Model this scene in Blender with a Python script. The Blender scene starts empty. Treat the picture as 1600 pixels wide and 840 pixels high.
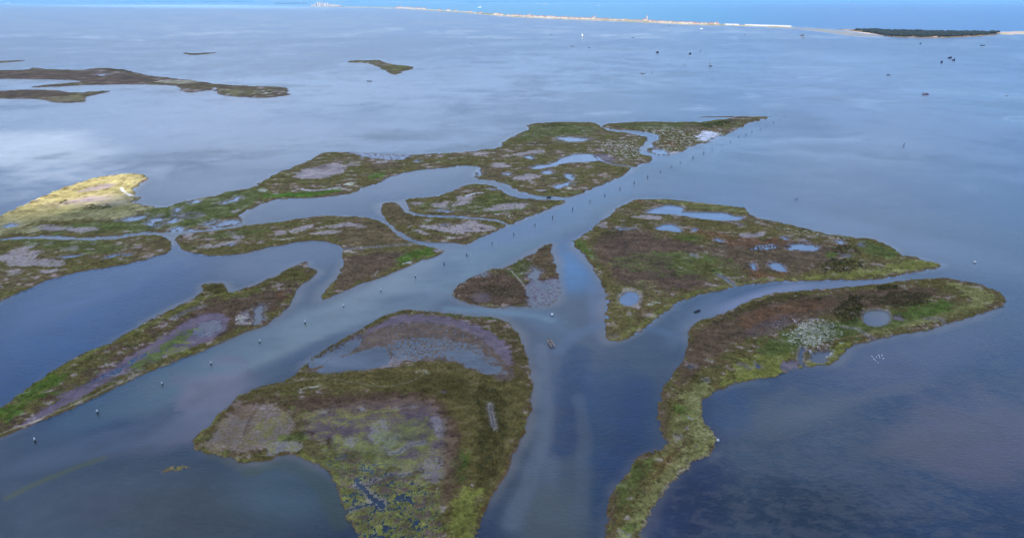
import bpy, math, random
import numpy as np
C = bpy.context.scene
COL = C.collection
R = math.radians
rng = np.random.default_rng(7)
random.seed(7)

# ------------------------------------------------------------------ camera
H = 120.0                      # drone height over the lagoon
FPX = 1066.7                   # focal length in photo pixels (24 mm on a 36 mm frame)
PITCH = math.atan(420.5 / FPX)
cam_d = bpy.data.cameras.new('camera'); cam_d.lens = 24; cam_d.sensor_width = 36
cam_d.clip_start = 1; cam_d.clip_end = 120000
cam = bpy.data.objects.new('camera', cam_d); COL.objects.link(cam)
cam.location = (0, 0, H); cam.rotation_euler = (R(90) - PITCH, 0, 0)
C.camera = cam

# ------------------------------------------------------------------ light
SUN_EL, SUN_AZ = R(31), R(200)          # azimuth clockwise from +Y (north): behind the drone, a little left
sun_dir = np.array([math.cos(SUN_EL) * math.sin(SUN_AZ), math.cos(SUN_EL) * math.cos(SUN_AZ), math.sin(SUN_EL)])
EXPOSURE = 1.48
w = bpy.data.worlds.new('World'); C.world = w; w.use_nodes = True
nt = w.node_tree; nt.nodes.clear()
def N(t, ty, **kw):
    n = t.nodes.new(ty)
    for k, v in kw.items(): setattr(n, k, v)
    return n
sky = N(nt, 'ShaderNodeTexSky', sky_type='NISHITA'); sky.sun_disc = False
sky.sun_elevation = SUN_EL; sky.sun_rotation = SUN_AZ; sky.altitude = 0; sky.air_density = 1.0; sky.dust_density = 0.2; sky.ozone_density = 3.5
bg = N(nt, 'ShaderNodeBackground'); bg.inputs[1].default_value = 0.14
out = N(nt, 'ShaderNodeOutputWorld')
# broken cloud in the sky: noise on the direction, projected on a flat cloud layer
tc = N(nt, 'ShaderNodeTexCoord'); sep = N(nt, 'ShaderNodeSeparateXYZ'); nt.links.new(tc.outputs['Generated'], sep.inputs[0])
zc = N(nt, 'ShaderNodeMath', operation='MAXIMUM'); nt.links.new(sep.outputs[2], zc.inputs[0]); zc.inputs[1].default_value = 0.0
za = N(nt, 'ShaderNodeMath', operation='ADD'); nt.links.new(zc.outputs[0], za.inputs[0]); za.inputs[1].default_value = 0.12
dx = N(nt, 'ShaderNodeMath', operation='DIVIDE'); nt.links.new(sep.outputs[0], dx.inputs[0]); nt.links.new(za.outputs[0], dx.inputs[1])
dy = N(nt, 'ShaderNodeMath', operation='DIVIDE'); nt.links.new(sep.outputs[1], dy.inputs[0]); nt.links.new(za.outputs[0], dy.inputs[1])
cmb = N(nt, 'ShaderNodeCombineXYZ'); nt.links.new(dx.outputs[0], cmb.inputs[0]); nt.links.new(dy.outputs[0], cmb.inputs[1])
cn = N(nt, 'ShaderNodeTexNoise'); nt.links.new(cmb.outputs[0], cn.inputs['Vector']); cn.inputs['Scale'].default_value = 1.1; cn.inputs['Detail'].default_value = 5; cn.inputs['Distortion'].default_value = 0.3
cr = N(nt, 'ShaderNodeMapRange'); nt.links.new(cn.outputs[0], cr.inputs[0]); cr.inputs[1].default_value = 0.47; cr.inputs[2].default_value = 0.66; cr.inputs[4].default_value = 0.75
mx = N(nt, 'ShaderNodeMix', data_type='RGBA'); nt.links.new(cr.outputs[0], mx.inputs[0]); nt.links.new(sky.outputs[0], mx.inputs[6]); mx.inputs[7].default_value = (5.6, 5.6, 6.4, 1)
# low sky tinted deeper blue, added to darken the far water's reflection
lo = N(nt, 'ShaderNodeMapRange', interpolation_type='SMOOTHSTEP'); nt.links.new(zc.outputs[0], lo.inputs[0]); lo.inputs[1].default_value = 0.0; lo.inputs[2].default_value = 0.42; lo.inputs[3].default_value = 1.0; lo.inputs[4].default_value = 0
mlo = N(nt, 'ShaderNodeMix', data_type='RGBA'); nt.links.new(lo.outputs[0], mlo.inputs[0]); nt.links.new(mx.outputs[2], mlo.inputs[6]); mlo.inputs[7].default_value = (0.27, 1.02, 2.4, 1)
az = N(nt, 'ShaderNodeMath', operation='ARCTAN2'); nt.links.new(sep.outputs[0], az.inputs[0]); nt.links.new(sep.outputs[1], az.inputs[1])
def mth(op, a, b=None, clamp=False):
    n = N(nt, 'ShaderNodeMath', operation=op); n.use_clamp = clamp
    for i, v in enumerate((a, b)):
        if v is None: continue
        if isinstance(v, (int, float)): n.inputs[i].default_value = v
        else: nt.links.new(v, n.inputs[i])
    return n.outputs[0]
# long low cloud streaks, and one bright cloud standing over the western lagoon
cv = N(nt, 'ShaderNodeCombineXYZ'); nt.links.new(mth('MULTIPLY', az.outputs[0], 2.4), cv.inputs[0]); nt.links.new(mth('ADD', mth('MULTIPLY', zc.outputs[0], 13.0), mth('MULTIPLY', az.outputs[0], .8)), cv.inputs[1])
n2 = N(nt, 'ShaderNodeTexNoise'); nt.links.new(cv.outputs[0], n2.inputs['Vector']); n2.inputs['Scale'].default_value = 1.6; n2.inputs['Detail'].default_value = 5; n2.inputs['Distortion'].default_value = .5
def ell(a0, e0, ra, re_, lo_, hi_):
    u = mth('DIVIDE', mth('SUBTRACT', az.outputs[0], a0), ra); v = mth('DIVIDE', mth('SUBTRACT', zc.outputs[0], e0), re_)
    r = mth('SQRT', mth('ADD', mth('MULTIPLY', u, u), mth('MULTIPLY', v, v))); r = mth('ADD', r, mth('MULTIPLY', mth('SUBTRACT', n2.outputs[0], .5), 2.2))
    m = N(nt, 'ShaderNodeMapRange', interpolation_type='SMOOTHSTEP'); nt.links.new(r, m.inputs[0]); m.inputs[1].default_value = hi_; m.inputs[2].default_value = lo_; return m.outputs[0]
def over(base, fac, col, amt):
    m = N(nt, 'ShaderNodeMix', data_type='RGBA'); nt.links.new(mth('MULTIPLY', fac, amt), m.inputs[0]); nt.links.new(base, m.inputs[6]); m.inputs[7].default_value = col; return m.outputs[2]
st = N(nt, 'ShaderNodeMapRange', interpolation_type='SMOOTHSTEP'); nt.links.new(n2.outputs[0], st.inputs[0]); st.inputs[1].default_value = .44; st.inputs[2].default_value = .66
hi = N(nt, 'ShaderNodeMapRange', interpolation_type='SMOOTHSTEP'); nt.links.new(zc.outputs[0], hi.inputs[0]); hi.inputs[1].default_value = .03; hi.inputs[2].default_value = .10
c_ = over(mlo.outputs[2], mth('MULTIPLY', st.outputs[0], hi.outputs[0]), (1.6, 2.1, 3.3, 1), .55)
c_ = over(c_, mth('MULTIPLY', ell(-.48, .15, .70, .10, .2, 1.7), hi.outputs[0]), (2.6, 3.0, 3.7, 1), .8)
nt.links.new(c_, bg.inputs[0]); nt.links.new(bg.outputs[0], out.inputs[0])

sl = bpy.data.lights.new('sun', 'SUN'); sl.energy = 2.5; sl.angle = R(0.53); sl.color = (1.0, 0.93, 0.82)
so = bpy.data.objects.new('sun', sl); COL.objects.link(so)
from mathutils import Vector, Matrix
so.rotation_euler = Vector(tuple(sun_dir)).to_track_quat('Z', 'Y').to_euler()
so.location = (0, -200, 400)
C.view_settings.view_transform = 'Standard'; C.view_settings.look = 'None'
C.view_settings.gamma = 1; C.view_settings.use_curve_mapping = False
C.view_settings.exposure = EXPOSURE
C.render.engine = 'CYCLES'
C.cycles.max_bounces = 5; C.cycles.volume_bounces = 0; C.cycles.diffuse_bounces = 3; C.cycles.glossy_bounces = 2
C.cycles.caustics_reflective = False; C.cycles.caustics_refractive = False

# ------------------------------------------------------------------ survey helpers
cP, sP = math.cos(PITCH), math.sin(PITCH)
def ground(pts, z=0.0):
    """metres on the water plane for places read off the photograph (1600 px wide)"""
    p = np.asarray(pts, float).reshape(-1, 2)
    cx = (p[:, 0] - 800) / FPX; cy = (420 - p[:, 1]) / FPX
    dyy = cP + cy * sP; dz = -sP + cy * cP
    t = (z - H) / np.minimum(dz, -1e-5)
    return np.stack([cx * t, dyy * t], 1)
def chart(x, y):
    """the inverse: photo position of a point on the water plane"""
    d = cP * y + sP * H; u = sP * y - cP * H
    return 800 + FPX * x / d, 420 - FPX * u / d
def g1(px, py): a = ground([(px, py)])[0]; return float(a[0]), float(a[1])

# value-gradient noise
_perm = rng.permutation(512).astype(np.int64); _perm = np.concatenate([_perm, _perm])
_ga = rng.uniform(0, 2 * np.pi, 512); _gx, _gy = np.cos(_ga), np.sin(_ga)
def perlin(x, y, seed=0):
    x = x + seed * 17.31; y = y - seed * 9.77
    xi = np.floor(x).astype(np.int64); yi = np.floor(y).astype(np.int64)
    xf = x - xi; yf = y - yi
    u = xf * xf * xf * (xf * (xf * 6 - 15) + 10); v = yf * yf * yf * (yf * (yf * 6 - 15) + 10)
    def g(ix, iy, fx, fy):
        h = _perm[(_perm[ix & 511] + iy) & 511] & 511
        return _gx[h] * fx + _gy[h] * fy
    a = g(xi, yi, xf, yf); b = g(xi + 1, yi, xf - 1, yf)
    c = g(xi, yi + 1, xf, yf - 1); d = g(xi + 1, yi + 1, xf - 1, yf - 1)
    return ((a + (b - a) * u) + ((c + (d - c) * u) - (a + (b - a) * u)) * v) * 1.5
def fbm(x, y, scale, oct=4, seed=0, gain=0.5):
    r = np.zeros_like(x); amp = 1.0; f = 1.0 / scale; tot = 0
    for i in range(oct):
        r += amp * perlin(x * f, y * f, seed + i * 3 + 1); tot += amp; amp *= gain; f *= 2.03
    return r / tot
def sstep(a, b, x):
    t = np.clip((x - a) / (b - a), 0, 1); return t * t * (3 - 2 * t)
def chaikin(p, closed=True, n=2):
    p = np.asarray(p, float)
    for _ in range(n):
        q = np.roll(p, -1, 0) if closed else p[1:]
        a = p if closed else p[:-1]
        r = np.empty((len(a) * 2, 2)); r[0::2] = a * .78 + q * .22; r[1::2] = a * .22 + q * .78
        if not closed: r = np.concatenate([p[:1], r, p[-1:]])
        p = r
    return p
def seg_dist(x, y, P, closed):
    d = np.full(x.shape, 1e18)
    n = len(P)
    for i in range(n if closed else n - 1):
        a = P[i]; b = P[(i + 1) % n]; e = b - a; L = e @ e + 1e-12
        t = np.clip(((x - a[0]) * e[0] + (y - a[1]) * e[1]) / L, 0, 1)
        d = np.minimum(d, (x - a[0] - t * e[0]) ** 2 + (y - a[1] - t * e[1]) ** 2)
    return np.sqrt(d)
def inside(x, y, P):
    r = np.zeros(x.shape, bool); n = len(P)
    for i in range(n):
        a = P[i]; b = P[(i + 1) % n]
        if a[1] == b[1]: continue
        c = ((a[1] > y) != (b[1] > y)) & (x < (b[0] - a[0]) * (y - a[1]) / (b[1] - a[1]) + a[0])
        r ^= c
    return r
def sdf(x, y, P):
    d = seg_dist(x, y, P, True)
    return np.where(inside(x, y, P), d, -d)

def struct(o): o['kind'] = 'structure'; return o
def mesh_obj(name, V, F, mat, parent=None, smooth=False):
    me = bpy.data.meshes.new(name); me.from_pydata([tuple(v) for v in V], [], [tuple(f) for f in F])
    me.materials.append(mat); me.update()
    if smooth: me.polygons.foreach_set('use_smooth', [True] * len(me.polygons))
    o = bpy.data.objects.new(name, me); COL.objects.link(o)
    if parent: o.parent = parent
    return o
def np_mesh(name, V, F, mat, smooth=True):
    """fast mesh from arrays; F is (n,3) or (n,4)"""
    me = bpy.data.meshes.new(name); k = F.shape[1]
    me.vertices.add(len(V)); me.vertices.foreach_set('co', V.astype(np.float32).ravel())
    me.loops.add(F.size); me.loops.foreach_set('vertex_index', F.astype(np.int32).ravel())
    me.polygons.add(len(F)); me.polygons.foreach_set('loop_start', np.arange(0, F.size, k, dtype=np.int32))
    me.polygons.foreach_set('use_smooth', np.full(len(F), smooth))
    me.update(calc_edges=True); me.materials.append(mat)
    o = bpy.data.objects.new(name, me); COL.objects.link(o)
    return o
def paint(o, name, rgba):
    a = o.data.color_attributes.new(name, 'FLOAT_COLOR', 'POINT')
    a.data.foreach_set('color', rgba.astype(np.float32).ravel())

# ------------------------------------------------------------------ materials
def new_mat(name):
    m = bpy.data.materials.new(name); m.use_nodes = True
    return m, m.node_tree, m.node_tree.nodes['Principled BSDF']
def simple(name, col, rough=0.7, var=0.25, scale=3.0, metal=0.0):
    m, t, b = new_mat(name)
    n = N(t, 'ShaderNodeTexNoise'); n.inputs['Scale'].default_value = scale; n.inputs['Detail'].default_value = 4
    geo = N(t, 'ShaderNodeNewGeometry'); t.links.new(geo.outputs['Position'], n.inputs['Vector'])
    mr = N(t, 'ShaderNodeMapRange'); t.links.new(n.outputs[0], mr.inputs[0]); mr.inputs[1].default_value = .3; mr.inputs[2].default_value = .7
    mr.inputs[3].default_value = 1 - var; mr.inputs[4].default_value = 1 + var
    mu = N(t, 'ShaderNodeVectorMath', operation='SCALE'); mu.inputs[0].default_value = col; t.links.new(mr.outputs[0], mu.inputs['Scale'])
    t.links.new(mu.outputs[0], b.inputs['Base Color']); b.inputs['Roughness'].default_value = rough; b.inputs['Metallic'].default_value = metal
    return m

def marsh_material():
    m, t, b = new_mat('marsh')
    at = N(t, 'ShaderNodeAttribute', attribute_name='soil')
    geo = N(t, 'ShaderNodeNewGeometry')
    n1 = N(t, 'ShaderNodeTexNoise'); n1.inputs['Scale'].default_value = 1.4; n1.inputs['Detail'].default_value = 6; n1.inputs['Roughness'].default_value = .7
    t.links.new(geo.outputs['Position'], n1.inputs['Vector'])
    mr = N(t, 'ShaderNodeMapRange'); t.links.new(n1.outputs[0], mr.inputs[0]); mr.inputs[1].default_value = .3; mr.inputs[2].default_value = .7
    mr.inputs[3].default_value = .72; mr.inputs[4].default_value = 1.28
    mu = N(t, 'ShaderNodeVectorMath', operation='SCALE'); t.links.new(at.outputs['Color'], mu.inputs[0]); t.links.new(mr.outputs[0], mu.inputs['Scale'])
    t.links.new(mu.outputs[0], b.inputs['Base Color'])
    # alpha channel of the attribute is how wet the ground is
    rr = N(t, 'ShaderNodeMapRange'); t.links.new(at.outputs['Alpha'], rr.inputs[0]); rr.inputs[3].default_value = .95; rr.inputs[4].default_value = .28
    t.links.new(rr.outputs[0], b.inputs['Roughness'])
    sp = N(t, 'ShaderNodeMapRange'); t.links.new(at.outputs['Alpha'], sp.inputs[0]); sp.inputs[3].default_value = .0; sp.inputs[4].default_value = .6
    t.links.new(sp.outputs[0], b.inputs['Specular IOR Level'])
    bp = N(t, 'ShaderNodeBump'); bp.inputs['Strength'].default_value = .5; bp.inputs['Distance'].default_value = .12
    t.links.new(n1.outputs[0], bp.inputs['Height']); t.links.new(bp.outputs[0], b.inputs['Normal'])
    return m
def water_material():
    m, t, b = new_mat('water')
    at = N(t, 'ShaderNodeAttribute', attribute_name='silt')  # silt, weed and seabed tint, plus painted sky sheen and mist
    geo = N(t, 'ShaderNodeNewGeometry')
    t.links.new(at.outputs['Color'], b.inputs['Base Color'])
    b.inputs['IOR'].default_value = 1.33
    # alpha: how wind-ruffled the surface is
    rr = N(t, 'ShaderNodeMapRange'); t.links.new(at.outputs['Alpha'], rr.inputs[0]); rr.inputs[3].default_value = .06; rr.inputs[4].default_value = .34
    t.links.new(rr.outputs[0], b.inputs['Roughness'])
    mp = N(t, 'ShaderNodeMapping'); mp.inputs['Scale'].default_value = (1, 1.7, 1); mp.inputs['Rotation'].default_value = (0, 0, .35)
    t.links.new(geo.outputs['Position'], mp.inputs[0])
    n1 = N(t, 'ShaderNodeTexNoise'); n1.inputs['Scale'].default_value = .55; n1.inputs['Detail'].default_value = 5; n1.inputs['Roughness'].default_value = .6
    t.links.new(mp.outputs[0], n1.inputs['Vector'])
    bp = N(t, 'ShaderNodeBump'); bp.inputs['Strength'].default_value = .6; bp.inputs['Distance'].default_value = .22
    t.links.new(n1.outputs[0], bp.inputs['Height']); t.links.new(bp.outputs[0], b.inputs['Normal'])
    return m
MARSH = marsh_material(); WATER = water_material()

# soil and plant colours (albedo), last number = wetness
PAL = dict(
    olive=(.190, .150, .055, .05), green=(.135, .168, .048, .05), bright=(.110, .190, .030, .05),
    brown=(.190, .130, .070, .1), umber=(.165, .105, .068, .15), rust=(.240, .110, .055, .05),
    lime=(.265, .265, .070, .05), straw=(.420, .365, .190, .0), sage=(.290, .275, .110, .0), dark=(.045, .048, .020, .0),
    mud=(.410, .325, .255, .4), pale=(.60, .56, .48, .3), salt_and_glint=(.80, .79, .72, .2), wet=(.165, .112, .118, .5),
    grey=(.300, .252, .215, .6), shell=(.46, .40, .28, .1), silt=(.13, .15, .12, .8))
PAL = {k: np.array(v) * np.array([1.04, .98, 1.06 if k in ('mud', 'wet', 'grey', 'silt', 'salt_and_glint') else .82, 1]) for k, v in PAL.items()}

# ------------------------------------------------------------------ marsh islands
ISL = []
CLUMPS = []          # places for scrub: (x, y, z, size, tone)
def island(name, outline, feats, base='olive', second='brown', edge='umber', hmax=.42, rag=1.0, res=1.0, ruff=1.0, bare=.8, scrub=0.0, crop=None):
    P = ground(chaikin(outline, True, 2)); ISL.append(P)
    x0, y0 = P.min(0); x1, y1 = P.max(0)
    near = max(y0, 118.0); ne = near * .8 + y1 * .2
    s = math.hypot(ne, H); px = s / FPX; py = s * s / (H * FPX)
    cx, cy = px * res, py * res
    x0 = max(x0, -.80 * y1 - 40) - 3 * px; x1 = min(x1, .80 * y1 + 40) + 3 * px; y0 = max(y0, 105) - 3 * py; y1 += 3 * py
    gx = np.arange(x0, x1, cx); gy = np.arange(y0, y1, cy)
    X, Y = np.meshgrid(gx, gy); sh = X.shape; x = X.ravel(); y = Y.ravel()
    q = px * 3.2                                          # a length that reads as about three pixels here
    d = sdf(x, y, P)
    d = d + 1.35 * rag * q * (2.4 * fbm(x, y, q * 11, 5, 3, .65) + .8 * np.minimum(0, fbm(x, y, q * 3.5, 3, 5)) * 3 + .5 * perlin(x / (q * 1.3), y / (q * 1.3), 9))
    keep = d > -2.2 * py
    idx = np.nonzero(keep)[0]
    x = x[idx]; y = y[idx]; d = d[idx]
    nA = fbm(x, y, q * 22, 4, 11); nB = fbm(x, y, q * 7, 4, 21); nC = fbm(x, y, q * 2.0, 3, 31, .6); nD = perlin(x / (q * .55), y / (q * .55), 41)
    col = np.empty((len(x), 4))
    m = sstep(-.10, .22, nA + .4 * nB)[:, None]
    col[:] = PAL[base] * (1 - m) + PAL[second] * m
    m = sstep(.12, .34, nB + .35 * nC)[:, None] * .55
    col[:] = col * (1 - m) + PAL['green'] * m
    m = sstep(.20, .42, -nB + .45 * nC)[:, None] * .6
    col[:] = col * (1 - m) + PAL['sage'] * m
    # small bare spots and winding drainage creases
    nE = fbm(x * .8, y * 1.1, q * 5.5, 4, 131, .55)
    m = (sstep(.27, .36, nE + .35 * nA) * .8 * bare)[:, None]
    col[:] = col * (1 - m) + PAL['mud'] * m
    cr_ = np.abs(perlin(x / (q * 11) + .8 * nC, y / (q * 9) + .8 * nB, 141)); crease = sstep(.055, .01, cr_) * sstep(-.1, .2, nA + .5 * nB) * .75
    m = crease[:, None]; col[:] = col * (1 - m) + PAL['umber'] * .55 * m
    h = hmax * sstep(-.15 * q, 1.1 * q, d) * (1 + .35 * nB) - .5 * sstep(.1 * q, -1.5 * q, d)
    veg = np.ones(len(x))
    flood = np.zeros(len(x)); fh = np.zeros(len(x))
    for ft in feats:
        kind, pts = ft[0], ft[1]; o = ft[2] if len(ft) > 2 else {}
        amt = o.get('a', 1.0); nz = o.get('n', 1.0); soft = o.get('e', .8)
        if 'w' in o:                                       # a line: creek, path, beach
            L = ground(chaikin(pts, False, 2)); lo = L.min(0) - 12 * q; hi = L.max(0) + 12 * q
            sel = np.nonzero((x > lo[0]) & (x < hi[0]) & (y > lo[1]) & (y < hi[1]))[0]
            if not len(sel): continue
            dd = o['w'] * px * .5 - seg_dist(x[sel] + q * 1.6 * nz * nC[sel], y[sel] + q * 4 * nz * nB[sel], L, False) + .5 * q * nz * np.minimum(0, -nC[sel] - .1) * 3
        else:
            L = ground(chaikin(pts, True, 2)); lo = L.min(0) - 5 * q * (1 + nz); hi = L.max(0) + 5 * q * (1 + nz)
            sel = np.nonzero((x > lo[0]) & (x < hi[0]) & (y > lo[1]) & (y < hi[1]))[0]
            if not len(sel): continue
            dd = sdf(x[sel], y[sel], L) + q * nz * (4.6 * nB[sel] + 3.0 * nC[sel] + .6 * nD[sel])
        W = sstep(-soft * q * .5, soft * q * .5, dd) * amt
        c = None
        if kind == 'pool':
            h[sel] = h[sel] * (1 - W) - .3 * W; veg[sel] *= 1 - W
            rim = sstep(-2.6 * q, -.2 * q, dd)[:, None] * .55
            col[sel] = col[sel] * (1 - rim) + PAL['grey'] * rim
        elif kind == 'flood':                              # half drowned flats: puddles between tufts
            t = o.get('t', .05)
            g = (nC[sel] * .8 + nD[sel] * .35 - t)
            h[sel] = h[sel] * (1 - W) + (.16 * g) * W; veg[sel] *= 1 - .8 * W
            c = PAL[o.get('c', 'wet')]
        elif kind == 'puddles':
            g = sstep(o.get('t', .02), o.get('t', .02) + .12, nC[sel] + .5 * nD[sel]) * W
            h[sel] = h[sel] * (1 - g) - .25 * g; veg[sel] *= 1 - g
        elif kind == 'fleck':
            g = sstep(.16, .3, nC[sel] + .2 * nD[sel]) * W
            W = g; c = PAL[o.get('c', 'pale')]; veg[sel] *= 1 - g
        elif kind == 'lace':                               # algae-edged drowned marsh, channels winding between cushions
            wx = x[sel] + 7 * q * nB[sel]; wy = y[sel] + 3 * q * nC[sel]
            r = np.minimum(np.abs(perlin(wx / (q * 9), wy / (q * 7), 77)) * 1.2, np.abs(perlin(wx / (q * 4.6) + 9, wy / (q * 3.4), 79)) * 1.6 + .04) + .07 * nD[sel] + .06 * nC[sel]
            g = sstep(.05, .14, r)
            h[sel] = h[sel] * (1 - W) + (-.12 + .30 * g) * W
            inner = sstep(.22, .46, r + .2 * nC[sel])[:, None]
            cc = PAL['lime'] * (1 - inner) + (.6 * PAL['brown'] + .4 * PAL['wet']) * inner
            cc = PAL['silt'] * (1 - g[:, None]) + cc * g[:, None]
            col[sel] = col[sel] * (1 - W[:, None]) + cc * W[:, None]
        elif kind == 'veins':
            r = np.minimum(np.abs(perlin((x[sel] + 6 * q * nB[sel]) / (q * 5.5), y[sel] / (q * 3), 55)), np.abs(perlin(x[sel] / (q * 2.6) + .8 * nC[sel], y[sel] / (q * 1.7), 56)) * 1.5)
            W = W * sstep(.26, .06, r + .16 * nC[sel]) * sstep(-.5, .1, nA[sel] + nB[sel]); c = PAL[o.get('c', 'lime')]
        elif kind == 'shrubs':
            g = sstep(.02, .16, nC[sel] + .4 * nD[sel] + .3 * nB[sel]) * W; W = g; c = PAL['dark']
            h[sel] += .25 * g
        else:
            c = PAL[kind]
            if kind in ('mud', 'pale', 'salt_and_glint', 'grey', 'wet', 'silt'):
                veg[sel] *= 1 - W; h[sel] = h[sel] * (1 - .55 * W)
                if nz: # plants creeping over the bare ground
                    W = W * (1 - .85 * sstep(o.get('p', .18), o.get('p', .18) + .14, .8 * nB[sel] + .9 * nC[sel] + .15 * nD[sel]))
        if c is not None:
            W = W[:, None]; col[sel] = col[sel] * (1 - W) + c * W
    # tufts: different plants beside each other
    tone = 1 + (.25 + .75 * veg) * ruff * (.70 * nC + .20 * nD + .6 * nE)
    col[:, :3] *= np.clip(tone, .35, 2.2)[:, None]
    col[:, :3] *= (1 + .6 * nB + .35 * nA)[:, None]
    h -= .25 * crease * veg
    h += veg * ruff * hmax * (.55 * np.maximum(nC, -.4) + .35 * nD) * sstep(.2 * q, 1.2 * q, d)
    # shore: edge colour along the bank, wet at the waterline
    m = (sstep(1.1 * q, .1 * q, d) * .75)[:, None]
    col = col * (1 - m) + PAL[edge] * m
    m = sstep(.05, -.02, h)[:, None] * .8
    col[:, 3:] = col[:, 3:] * (1 - m) + .85 * m
    full = np.full(sh[0] * sh[1], -1, np.int64); full[idx] = np.arange(len(idx)); full = full.reshape(sh)
    hf = np.full(sh[0] * sh[1], -9.0); hf[idx] = h; hf = hf.reshape(sh)
    A, B, Cc, D = full[:-1, :-1], full[:-1, 1:], full[1:, 1:], full[1:, :-1]
    hm = np.maximum(np.maximum(hf[:-1, :-1], hf[:-1, 1:]), np.maximum(hf[1:, 1:], hf[1:, :-1]))
    ok = (A >= 0) & (B >= 0) & (Cc >= 0) & (D >= 0) & (hm > -.08)
    F = np.stack([A[ok], B[ok], Cc[ok], D[ok]], 1)
    used = np.unique(F); rm = np.zeros(len(x), np.int64); rm[used] = np.arange(len(used))
    V = np.stack([x, y, h], 1)[used]
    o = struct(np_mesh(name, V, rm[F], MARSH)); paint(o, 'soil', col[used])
    if scrub:
        cand = np.nonzero((h > .22) & (veg > .6) & (y > 100))[0]
        k = min(int(scrub), len(cand))
        if k:
            wgt = 1 / (1 + np.exp(-9 * (nC[cand] + nB[cand]))); wgt *= np.where(col[cand, 1] < .07, 2.0, 1.0)
            ch = rng.choice(cand, k, replace=False, p=wgt / wgt.sum())
            for i in ch: CLUMPS.append((x[i], y[i], h[i], col[i, 0], col[i, 1], col[i, 2], q))
    return o

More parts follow.
